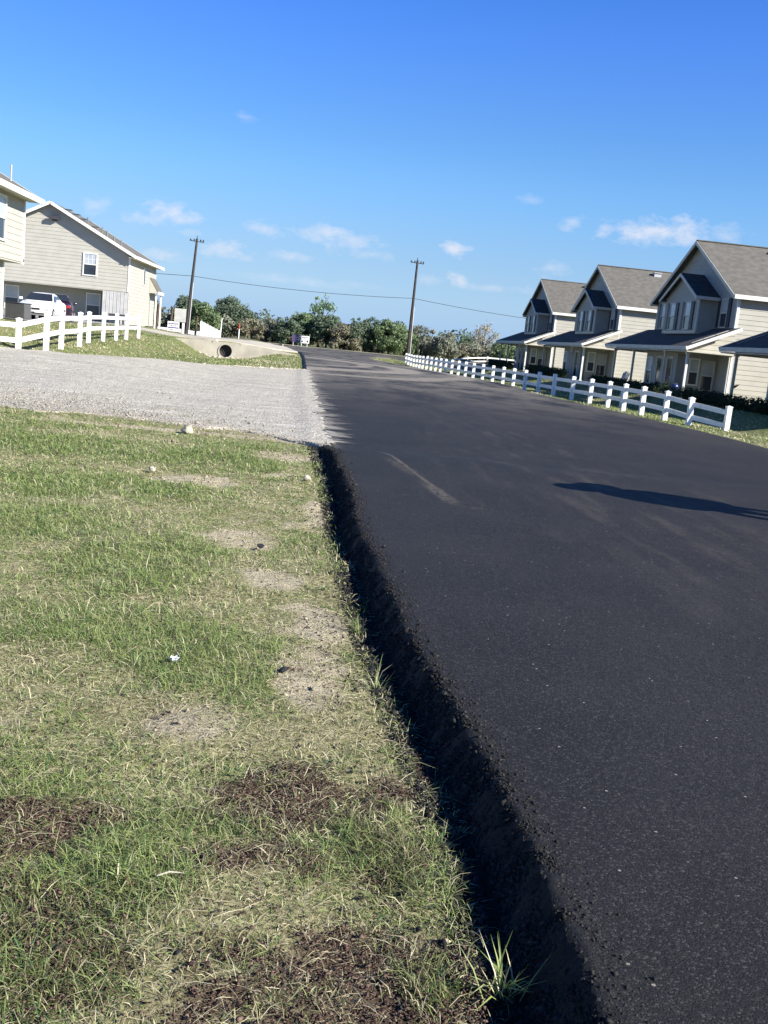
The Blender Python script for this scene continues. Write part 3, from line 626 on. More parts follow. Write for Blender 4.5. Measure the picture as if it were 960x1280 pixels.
def front_house(name, label, yc, detail=0):
    """two storey house, gable and porch facing the road (-X). origin: front wall plane x=22.35"""
    t = thing(name, label, 'house', (22.35, yc, .10), 0, 'gabled two storey houses with porches in a row')
    hw = 6.4; D = 19.0; ze = 5.75; rise = 3.42; rw = 6.78
    pit = rise / rw
    fS = frame((0, -hw, 0), (1, 0, 0), (0, -1, 0)); fN = frame((0, hw, 0), (1, 0, 0), (0, 1, 0))
    fF = frame((0, 0, 0), (0, -1, 0), (-1, 0, 0)); fB = frame((D, 0, 0), (0, 1, 0), (1, 0, 0))
    # lit side walls
    m = MB(); lap(m, fS, 0, ze + .1, lambda z: 0, lambda z: D); m.build('side_wall', M['siding'], t)
    m = MB(); lap(m, fN, 0, ze + .1, lambda z: 0, lambda z: D); lap(m, fB, 0, ze, lambda z: -hw, lambda z: hw)
    lap(m, fB, ze, ze + rise - .15, lambda z: -(hw - (z - ze) / pit), lambda z: hw - (z - ze) / pit); m.build('rear_wall', M['siding'], t)
    # front gable wall (upper storey)
    m = MB(); lap(m, fF, 3.0, ze + .12, lambda z: -hw, lambda z: hw)
    lap(m, fF, ze + .12, ze + rise - .05, lambda z: -(hw + .38 - (z - ze) / pit), lambda z: hw + .38 - (z - ze) / pit)
    m.build('gable_wall', M['siding_shaded'], t)
    m = MB(); obox(m, fF, -hw, hw, 0, 3.0, -.15, 0); obox(m, fS, 0, D, -.3, 0, -.1, .04); m.build('ground_wall', M['siding_shaded'], t)
    # main roof
    rf = MB(); x0, x1 = -.42, D + .4; zr = ze + rise
    slab(rf, [(x0, -rw, ze), (x1, -rw, ze), (x1, 0, zr), (x0, 0, zr)], .10); slab(rf, [(x0, 0, zr), (x1, 0, zr), (x1, rw, ze), (x0, rw, ze)], .10)
    ro = rf.build('roof', M['shingle_tan'], t)
    rc = MB(); rc.bar((x0, 0, zr + .01), (x1, 0, zr + .01), .26, .05); rc.build('ridge_cap', M['shingle_tan'], ro)
    tr = MB()
    for q in (-1, 1):
        tr.bar((x0 - .02, q * (rw + .02), ze - .13), (x0 - .02, 0, zr - .13), .05, .2, up=(0, q * -pit, 1))
    tr.build('rake_board', M['trim_shaded'], ro)
    tr = MB(); tr.box(x0 - .02, x1, -rw - .07, -rw - .005, ze - .20, ze + .02); tr.build('gutter', M['trim'], ro)
    tr = MB(); tr.box(x0 - .02, x1, rw + .005, rw + .07, ze - .20, ze + .02); tr.build('gutter', M['trim'], ro)
    for qa, qb in ((-rw, -hw), (hw, rw)):
        sf = MB(); sf.box(x0, x1, qa, qb, ze - .16, ze - .11); sf.build('soffit', M['soffit'], ro)
    # corner boards
    cb = MB(); cb.box(-.05, .10, -hw - .05, -hw + .08, 0, ze - .16); cb.build('corner_board', M['trim'], t)
    cb = MB(); cb.box(-.05, .10, hw - .08, hw + .05, 0, ze - .16); cb.build('corner_board', M['trim_shaded'], t)
    # roof vents
    for (vx, k) in ((3.9, .13), (8.4, .13), (12.6, .13)):
        y = -rw * k; z = ze + rise * (1 - k)
        v = MB(); v.box(vx, vx + .55, y - .22, y + .22, z - .1, z + .20); v.box(vx - .05, vx + .6, y - .30, y + .22, z + .19, z + .24); v.build('roof_vent', M['metal_light'], ro)
    # bay with its own little gable
    bx, bc, bw = -1.10, -.95, 2.70; bz0, bz1 = 3.68, 5.68; br = 3.08; bp = 1.46
    bay = thing('bay', None, None); bay.parent = t
    fb = frame((bx, bc, 0), (0, -1, 0), (-1, 0, 0))
    m = MB(); lap(m, fb, bz0, bz1, lambda z: -bw, lambda z: bw); lap(m, fb, bz1, bz1 + bp * .98, lambda z: -(br - (z - bz1) / bp * br), lambda z: br - (z - bz1) / bp * br)
    for s_ in (-1, 1):
        ff = frame((bx, bc + s_ * bw, 0), (1, 0, 0), (0, s_, 0)); lap(m, ff, bz0, bz1, lambda z: 0, lambda z: 1.5)
    m.box(bx, 0, bc - bw, bc + bw, bz0 - .05, bz0)
    bo = m.build('bay_wall', M['siding_shaded'], t)
    bpy.data.objects.remove(bay)
    m = MB(); r0 = bx - .32
    slab(m, [(r0, bc - br, bz1), (.4, bc - br, bz1), (.4, bc, bz1 + bp), (r0, bc, bz1 + bp)], .08)
    slab(m, [(r0, bc, bz1 + bp), (.4, bc, bz1 + bp), (.4, bc + br, bz1), (r0, bc + br, bz1)], .08)
    bro = m.build('bay_roof', M['shingle_dark'], t)
    m = MB()
    for q in (-1, 1): m.bar((r0 - .02, bc + q * (br + .02), bz1 - .11), (r0 - .02, bc, bz1 + bp - .11), .05, .17, up=(0, -q * bp / br, 1))
    for q in (-1, 1): m.box(r0, 0, *sorted((bc + q * (br + .01), bc + q * (br + .06))), bz1 - .16, bz1 + .02)
    for q in (-1, 1): m.box(bx - .04, bx + .06, *sorted((bc + q * (bw - .06), bc + q * (bw + .04))), bz0, bz1 - .1)
    m.box(bx - .05, bx + .02, bc - bw, bc + bw, bz0, bz0 + .12)
    m.build('bay_trim', M['trim_shaded'], bro)
    for du in (-1.28, 1.22): window(fb, du, 4.66, .86, 1.5, bo, shutters=True, trim='trim_shaded')
    window(fF, 4.74, 4.86, .84, 1.5, t, shutters=True, trim='trim_shaded'); window(fF, -5.05, 4.86, .84, 1.5, t, shutters=True, trim='trim_shaded')
    # porch: shed roof, beam, posts
    py0, py1 = -7.45, 7.5; px = -2.85; pz0 = 2.80; pz1 = 4.02
    m = MB(); slab(m, [(px, py0, pz0), (px, py1, pz0), (-.02, py1, pz1), (-.02, py0, pz1)], .09); po = m.build('porch_roof', M['shingle_dark'], t)
    m = MB(); m.box(px - .06, px - .005, py0, py1, pz0 - .20, pz0 + .01); m.build('fascia', M['trim_shaded'], po)
    m = MB(); m.bar((px - .06, py0 - .03, pz0 - .12), (-.02, py0 - .03, pz1 - .07), .05, .17, up=(0, 0, 1)); m.build('rake_board', M['trim'], po)
    m = MB(); m.bar((px - .06, py1 + .03, pz0 - .12), (-.02, py1 + .03, pz1 - .10), .05, .24, up=(0, 0, 1)); m.build('rake_board', M['trim_shaded'], po)
    m = MB(); m.box(px + .02, -.0, py0 + .02, py1 - .02, pz0 - .28, pz0 - .22); m.build('porch_ceiling', M['soffit'], po)
    # infill under the rake, carried by the beam
    for yy, ny, mm in ((-hw - .35, -1, 'siding'), (hw + .35, 1, 'siding')):
        fi = frame((px + .45, yy, 0), (1, 0, 0), (0, ny, 0)); m = MB(); z0 = 2.46
        lap(m, fi, z0, 3.85, lambda z: max(0, (z - (pz0 + .05)) / (pz1 - pz0) * 2.85 - .45) if z > 2.9 else 0, lambda z: 2.38, ex=.27); m.build('porch_infill', M[mm], po)
    for y in (-6.75, -3.3, 2.4, 6.3):
        p = MB(); p.box(px + .30, px + .42, y - .06, y + .06, -.02, pz0 - .28); p.box(px + .26, px + .46, y - .10, y + .10, -.02, .12); p.box(px + .26, px + .46, y - .10, y + .10, pz0 - .40, pz0 - .28)
        p.build('porch_post', M['trim'] if y < -6 else M['trim_shaded'], t)
    p = MB(); p.box(-.12, -.0, -hw - .42, -hw - .30, -.02, 2.46); p.build('porch_post', M['trim'], t)
    m = MB(); m.box(px + .1, -.003, -7.0, 7.0, -.25, -.03); m.build('porch_floor', M['concrete'], t)
    # the ground floor room that stands forward under the porch
    ry0, ry1, rxx = -4.85, 2.1, -1.75
    m = MB(); m.box(rxx, -.003, ry0, ry1, -.02, pz0 - .285); room = m.build('front_room', M['siding_shaded'], t)
    fe = frame((rxx, ry0, 0), (1, 0, 0), (0, -1, 0)); fw = frame((rxx, 0, 0), (0, -1, 0), (-1, 0, 0))
    m = MB(); obox(m, fw, 3.35, 4.85, 0, 2.45, 0, .03); m.build('brown_panel', M['brown'], room)
    window(fe, .42, 1.5, .46, 1.35, room, n0=.0); window(fe, 1.22, 1.35, .62, 1.55, room, n0=.0, trim='trim_shaded')
    for uc in (2.2, .45):
        m = MB(); obox(m, fw, uc-.50, uc-.40, 0, 2.15, 0, .05); obox(m, fw, uc+.40, uc+.50, 0, 2.15, 0, .05); obox(m, fw, uc-.50, uc+.50, 2.15, 2.25, 0, .05)
        d = m.build('door_frame', M['trim_shaded'], room); m = MB(); obox(m, fw, uc-.40, uc+.40, .02, 2.15, 0, .02); m.build('door', M['glass'], d)
        h = MB(); obox(h, fw, uc+.28, uc+.33, 1.0, 1.12, .02, .07); h.build('handle', M['metal_light'], d)
    window(fw, -1.35, 1.35, .85, 1.5, room, n0=.0); window(fF, -4.6, 1.35, .85, 1.5, t, n0=.0)
    # windows of the lit side wall further back
    window(fS, 12.5, 4.5, .9, 1.4, t); window(fS, 15.8, 1.5, .9, 1.4, t)
    return t
HL = ['beige house cut off by the right edge, only its dark porch roof corner in view', 'nearest whole beige house with dark bay roof, black shutters and lit side wall', 'middle beige gabled house of the row, between the nearest and the farthest', 'farthest beige gabled house of the row, beside the treeline']
h1 = front_house('gabled_house', HL[1], 59.75)
for yc, lb in ((80.85, HL[2]), (101.4, HL[3]), (40.35, HL[0])):
    c = copy_tree(h1); c.location.y = yc; c['label'] = lb

def side_house(name, label, x1, y0, y1, vents=True, z0=.9):
    """house of the left lot: overhanging upper storey, gable towards the camera; x1 = road side wall"""
    t = thing(name, label, 'house', (x1, y0, z0), 0)
    Wd = 12.0; ze = 5.36; zr = 8.45; D = y1 - y0; ov = 2.48; rec = 1.6; rx = 1.95
    fF = frame((0, 0, 0), (-1, 0, 0), (0, -1, 0)); fE = frame((0, 0, 0), (0, 1, 0), (1, 0, 0)); fN = frame((0, D, 0), (1, 0, 0), (0, 1, 0)); fW = frame((-Wd, 0, 0), (0, 1, 0), (-1, 0, 0))
    pit = (zr - ze) / (Wd / 2)
    m = MB(); lap(m, fF, ov, ze, lambda z: 0, lambda z: Wd, ex=.27); lap(m, fF, ze, zr - .05, lambda z: (z - ze) / pit, lambda z: Wd - (z - ze) / pit, ex=.27); m.build('gable_wall', M['siding'], t)
    m = MB(); lap(m, fE, 0, ov, lambda z: .0 if vents else .9, lambda z: D if vents else D - 1.2, ex=.27, n0=0 if vents else -.45); lap(m, fE, ov, ze, lambda z: 0, lambda z: D, ex=.27); m.build('side_wall', M['siding'], t)
    m = MB(); lap(m, fN, ov, ze, lambda z: -Wd, lambda z: 0, ex=.27); lap(m, fN, ze, zr - .05, lambda z: -Wd + (z - ze) / pit, lambda z: -(z - ze) / pit, ex=.27); lap(m, fW, 0, ze, lambda z: 0, lambda z: D, ex=.27); m.build('rear_wall', M['siding'], t)
    m = MB(); m.box(-Wd, -rx, rec, D - rec, 0, ov); m.build('ground_wall', M['siding_shaded'], t)
    m = MB(); m.box(-Wd, -.01, .01, D - .01, ov - .06, ov - .002); m.build('overhang_floor', M['trim_shaded'], t)
    m = MB(); ex_ = .62; oy = .55; zl = ze - ex_ * pit
    slab(m, [(ex_, -oy, zl), (ex_, D + oy, zl), (-Wd/2, D + oy, zr), (-Wd/2, -oy, zr)], .12); slab(m, [(-Wd/2, -oy, zr), (-Wd/2, D + oy, zr), (-Wd - ex_, D + oy, zl), (-Wd - ex_, -oy, zl)], .12)
    for v in m.v: pass
    m.v = [(x, y, z + .15) for x, y, z in m.v]; ro = m.build('roof', M['shingle_tan'], t)
    m = MB()
    for yy in (-oy - .03, D + oy + .03):
        for q in (1, -1):
            xe = ex_ if q == 1 else -Wd - ex_; m.bar((xe, yy, zl + .04), (-Wd/2, yy, zr + .04), .05, .22, up=(0, 0, 1))
    m.build('rake_board', M['trim'], ro)
    m = MB(); m.box(ex_ + .005, ex_ + .07, -oy, D + oy, zl - .06, zl + .16); m.build('fascia', M['trim'], ro)
    for qa, qb in ((0, ex_), (-Wd - ex_, -Wd)):
        m = MB(); m.box(qa, qb, -oy, D + oy, zl, zl + .03); m.build('soffit', M['soffit'], ro)
    m = MB(); m.box(-.08, .04, -.045, .08, ov, ze - .25); m.build('corner_board', M['trim'], t)
    m = MB(); m.box(-.08, .04, D - .08, D + .045, ov, ze - .25); m.build('corner_board', M['trim'], t)
    if vents:
        for i, (vy, h, w) in enumerate(((1.0, .3, .25), (2.3, .3, .3), (3.4, .28, .3), (5.2, .55, .05), (7.0, .3, .22), (8.6, .5, .05), (9.6, .45, .06), (11.4, .35, .06), (12.2, .4, .05))):
            k = .18 + .75 * i / 9; x = -Wd/2 + Wd/2 * k; z = zr + .12 + (ze - zr) * k; vy = .5 + .3 * (i % 3)
            v = MB()
            if w > .1: v.box(x - w, x + w, vy - w, vy + w, z - .1, z + h * .55); v.box(x - w - .05, x + w + .05, vy - w - .05, vy + w + .05, z + h * .55, z + h * .62)
            else: v.tube([(x, vy, z - .1), (x, vy, z + h)], w, 8)
            v.build('roof_vent', M['metal_grey'], ro)
    return t, (fF, fE, D, ov, ze, zr, Wd)
b2, (fF, fE, D, ov, ze, zr, Wd) = side_house('gabled_house', 'beige left house whose upper storey overhangs, one small window in its gable', -14.65, 80, 92.6)
window(fF, 2.97, 4.27, .92, 1.55, b2, grid=True, label='small upper window with a grid sash and white frame')
fG = frame((0, 1.6, 0), (-1, 0, 0), (0, -1, 0)); window(fG, 2.95, 1.25, .95, 1.7, b2, n0=.0); window(fG, 9.2, 1.25, .95, 1.7, b2, n0=.0)
m = MB(); obox(m, fE, 6.0, 6.7, 3.3, 4.7, .03, .08); wn = m.build('window', M['trim'], b2); m = MB(); obox(m, fE, 6.08, 6.62, 3.38, 4.62, .06, .095); m.build('pane', M['glass'], wn)
# flood lamp at the gable
m = MB(); obox(m, fF, 5.55, 5.95, 7.22, 7.28, .0, .10); fl_ = m.build('flood_lamp', M['metal_dark'], b2)
m = MB(); obox(m, fF, 5.40, 6.08, 7.30, 7.56, .22, .42); obox(m, fF, 5.7, 5.8, 7.24, 7.4, .03, .26); m.build('lamp_housing', M['metal_dark'], fl_)
# pale screen of boards closing the stair under the overhang
m = MB()
for k in range(14): m.box(-1.92 + k * .137, -1.92 + k * .137 + .125, -.02 + .02 * (k % 2), .02 + .02 * (k % 2), 0, ov - .07)
m.build('stair_screen', M['panel_grey'], b2)
m = MB(); m.box(-1.3, -.1, -.5, -.1, 0.55, .75); m.box(-1.25, -1.15, -.45, -.15, 0, .55); m.box(-.25, -.15, -.45, -.15, 0, .55); b_ = m.build('bench', M['metal_dark']); b_.location = (-14.65, 79.9, .9)
tag(b_, 'small dark bench in front of the pale board screen of the overhanging house', 'bench')
# side porch at its far end
m = MB(); slab(m, [(.75, 9.6, 2.95), (.75, 12.6, 2.95), (.03, 12.6, 4.15), (.03, 9.6, 4.15)], .1); sp = m.build('side_porch_roof', M['shingle_tan'], b2)
m = MB(); m.prism([(.75, 9.58, 2.83), (.03, 9.58, 2.83), (.03, 9.58, 4.02)], (0, 0, 0), (0, .06, 0)); m.build('gable_panel', M['siding'], sp)
m = MB(); m.box(.76, .82, 9.55, 12.65, 2.75, 3.0); m.build('fascia', M['trim'], sp)
for y in (9.7, 12.4):
    m = MB(); m.box(.55, .67, y, y + .12, -.6, 2.84); m.build('porch_post', M['trim'], b2)
b1, (gF, gE, D1, *_r) = side_house('gabled_house', 'beige house cut off by the left edge, lit siding wall and white eave', -12.75, 32.0, 45.0, vents=False)
window(gE, 9.75, 4.0, .95, 1.6, b1); window(gE, 4.0, 4.0, .95, 1.6, b1); 
m = MB(); m.tube([(-.4, 12.3, 5.6), (-.4, 12.3, 6.35)], .04, 8); m.build('roof_vent', M['metal_light'], b1)
m = MB(); m.box(-.02, .04, 12.9, 13.06, 2.40, 2.62); m.box(-.5, -.41, 11.72, 11.84, 0, 2.42); m.build('corner_trim', M['trim'], b1)

# ------------------------------------------------------------------ fences
def ranch_fence(name, label, pts, ph, rails, post_w=.12, group=None, low=None, grow=0):
    base = thing(name, label, 'fence', (pts[0][0], pts[0][1], float(height(*pts[0]))), 0, group); o = Vector(base.location)
    P = [Vector((x, y, float(height(x, y)) - (low[i] if low else 0))) - o for i, (x, y) in enumerate(pts)]
    ph0 = ph
    for i, p in enumerate(P):
        ph = ph0 * (1 + grow * i / len(P)); m = MB(); w = post_w / 2; m.box(p.x - w, p.x + w, p.y - w, p.y + w, p.z - .35, p.z + ph - .02)
        m.box(p.x - w - .012, p.x + w + .012, p.y - w - .012, p.y + w + .012, p.z + ph - .02, p.z + ph + .012)
        m.add([(p.x - w, p.y - w, p.z + ph + .012), (p.x + w, p.y - w, p.z + ph + .012), (p.x + w, p.y + w, p.z + ph + .012), (p.x - w, p.y + w, p.z + ph + .012), (p.x, p.y, p.z + ph + .045)], [(0,1,4),(1,2,4),(2,3,4),(3,0,4)])
        m.build('post', M['vinyl'], base)
    for i, (a, b) in enumerate(zip(P, P[1:])):
        for rz_, rh in rails:
            g0, g1 = (1 + grow * i / len(P)), (1 + grow * (i + 1) / len(P))
            m = MB(); m.bar(a + Vector((0, 0, rz_ * g0)), b + Vector((0, 0, rz_ * g1)), .05, rh); m.build('rail', M['vinyl'], base)
    return base
def along(poly, step):
    out = [poly[0]]; rem = step
    for (x0, y0), (x1, y1) in zip(poly, poly[1:]):
        d = math.hypot(x1 - x0, y1 - y0); s_ = 0
        while d - s_ >= rem: s_ += rem; out.append((x0 + (x1 - x0) * s_ / d, y0 + (y1 - y0) * s_ / d)); rem = step
        rem -= d - s_
    return out
rp = [(13.25, 31.1), (12.35, 32.0)] + along([(12.1, 33.6), (11.9, 36), (11.85, 40), (11.5, 43), (10.95, 46), (10.45, 50), (10.1, 54), (9.4, 60), (8.85, 67), (8.35, 77), (8.1, 90.3)], 2.0)
ranch_fence('ranch_fence', 'white two rail fence running along the right side of the road', rp, 1.03, ((.84, .15), (.42, .15)), .16, grow=-.10, low=[.27, .14, .04] + [0] * 60)
bp_ = [(10.35 + 2.3 * k, 112.3 + .35 * k) for k in range(1, 12)]
ranch_fence('ranch_fence', 'white two rail fence behind, leading from the far corner towards the houses', bp_, .95, ((.82, .15), (.42, .15)), .15)
lpnts = [(-12.2, 30.2), (-10.4, 30.6), (-8.85, 31.1), (-8.1, 31.35), (-8.45, 34.6), (-8.6, 37.9), (-9.05, 41.4), (-9.15, 44.7), (-9.2, 47.8), (-9.3, 50.9), (-9.5, 55.5)]
ranch_fence('ranch_fence', 'white vinyl ranch fence on the left grass bank, one end dipping to the gravel', lpnts, 1.22, ((1.03, .15), (.58, .15)), .14,
            low=[.95, .68, .30, 0, 0, 0, 0, 0, 0, 0, 0])
# short white edging stones at the far right road edge
es = MB(); 
for k in range(11):
    y = 57.6 + k * .95; x = 7.75 - k * .205
    m = MB(); m.box(-.11, .11, -.13, .13, -.12, .10); o = m.build('edging_stone', M['rock'] if False else M['vinyl'], None, bevel=.03); o.location = (x, y, float(height(x, y)) + .02); o.rotation_euler.z = .1 * (k % 3)
    tag(o, 'low white painted edging stone in the grass strip at the far right road edge', 'edging stone', 'white edging stones beside the far road edge')

# ------------------------------------------------------------------ culvert with concrete headwall and the slab over it
t = thing('culvert', 'round culvert pipe in a pale concrete headwall across the grassy ditch', 'culvert', (-6.2, 71.6, -.62))
m = MB(); nseg = 32; rr_ = .44; cz = .46; xa, xb, za, zb = -5.2, 5.0, -.5, 1.06
ring = [(rr_ * math.cos(2*math.pi*k/nseg), 0, cz + rr_ * math.sin(2*math.pi*k/nseg)) for k in range(nseg)]
def edgept(a):
    c_, s_ = math.cos(a), math.sin(a); tx = (1.0 / abs(c_)) if abs(c_) > 1e-6 else 1e9; tz = ((1.06 - cz) if s_ > 0 else (cz + .5)) / abs(s_) if abs(s_) > 1e-6 else 1e9
    k = min(tx, tz); return (c_ * k, 0, cz + s_ * k)
outer = [edgept(2*math.pi*k/nseg) for k in range(nseg)]
m.add(ring + outer, [(k, (k+1) % nseg, (k+1) % nseg + nseg, k + nseg) for k in range(nseg)])
m.add([(-1, 0, 1.06), (-1, 0, -.5), (xa, 0, -.5), (xa, 0, 1.02)], [(0, 1, 2, 3)]); m.add([(1, 0, 1.06), (1, 0, -.5), (xb, 0, -.5), (xb, 0, .66), (2.4, 0, 1.0)], [(0, 1, 2, 3, 4)])
m.add([(-1, 0, 1.06), (1, 0, 1.06), (1, .5, 1.06), (-1, .5, 1.06)], [(0, 1, 2, 3)]); m.add([(xa, 0, 1.02), (-1, 0, 1.06), (-1, .5, 1.06), (xa, .5, 1.02)], [(0, 1, 2, 3)])
m.add([(1, 0, 1.06), (2.4, 0, 1.0), (xb, 0, .66), (xb, .5, .66), (2.4, .5, 1.0), (1, .5, 1.06)], [(0, 1, 4, 5), (1, 2, 3, 4)])
m.build('headwall', M['concrete'], t)
m = MB(); inner = [(x, .30, z) for x, y, z in ring]; m.add(ring + inner, [(k, k + nseg, (k+1) % nseg + nseg, (k+1) % nseg) for k in range(nseg)] + [tuple(range(nseg, 2*nseg))]); m.build('pipe', M['dark_hole'], t)
m = MB(); ro_ = [(x * 1.16, -.06, cz + (z - cz) * 1.16) for x, y, z in ring]; ri_ = [(x, -.06, z) for x, y, z in ring]; rb = [(x * 1.16, .0, z) for x, y, z in ro_]
m.add(ri_ + ro_, [(k, (k+1) % nseg, (k+1) % nseg + nseg, k + nseg) for k in range(nseg)]); m.build('pipe_rim', M['concrete'], t)
def stone(name, x, y, z, s_, m_, label, cat, group=None, seed=0, sq=(1, 1, .7)):
    r = random.Random(seed); bm = bmesh.new(); bmesh.ops.create_icosphere(bm, subdivisions=2, radius=s_)
    pl = [(Vector((r.uniform(-1, 1), r.uniform(-1, 1), r.uniform(-1, 1))).normalized(), s_ * r.uniform(.55, .85)) for _ in range(9)]
    for v in bm.verts:
        for n_, d_ in pl:
            e = v.co.dot(n_) - d_
            if e > 0: v.co -= n_ * e
        v.co = Vector((v.co.x * sq[0], v.co.y * sq[1], v.co.z * sq[2]))
    me = bpy.data.meshes.new(name); bm.to_mesh(me); bm.free(); me.materials.append(m_); o = bpy.data.objects.new(name, me); C.objects.link(o)
    o.location = (x, y, z); o.rotation_euler.z = r.uniform(0, 6); return tag(o, label, cat, group)
for k, (dx, dy, s_) in enumerate(((-1.3, -.7, .22), (-.75, -.5, .16), (-.35, -.9, .2), (.1, -.6, .14), (.5, -.8, .2), (.9, -.5, .15), (-1.7, -1.1, .13), (-1.0, -1.4, .12))):
    x, y = -6.2 + dx, 71.9 + dy; stone('rubble_stone', x, y, float(height(x, y)) + s_ * .25, s_, M['rock'], 'pale rubble stone lying below the culvert mouth', 'stone', 'rubble stones below the culvert', seed=k)
# concrete drive on top of the culvert, running down to the road
dp = [((-19, 73.6), (-19, 78.5)), ((-14, 73.0), (-14, 79.5)), ((-10.5, 72.5), (-10.5, 81)), ((-7, 72.4), (-8, 84)), ((-4.8, 73.5), (-5.6, 90)), ((-3.2, 77.2), (-4.2, 96)), ((-1.8, 81.0), (-3.4, 98)), ((-1.25, 82.6), (-2.9, 98.8))]
V = []; 
for a, b in dp:
    for k in range(9):
        q = k / 8; x = a[0] + (b[0] - a[0]) * q; y = a[1] + (b[1] - a[1]) * q; V.append((x, y, float(height(x, y)) + .07 + (.0 if k else 0)))
m = MB(); m.add(V, [(i*9+k, i*9+k+1, (i+1)*9+k+1, (i+1)*9+k) for i in range(len(dp)-1) for k in range(8)])
m.add([V[i*9] for i in range(len(dp))] + [(V[i*9][0], V[i*9][1], V[i*9][2] - .16) for i in range(len(dp))], [(i, i+1, i+1+len(dp), i+len(dp)) for i in range(len(dp)-1)])
tag(m.build('driveway', M['concrete']), kind='structure')

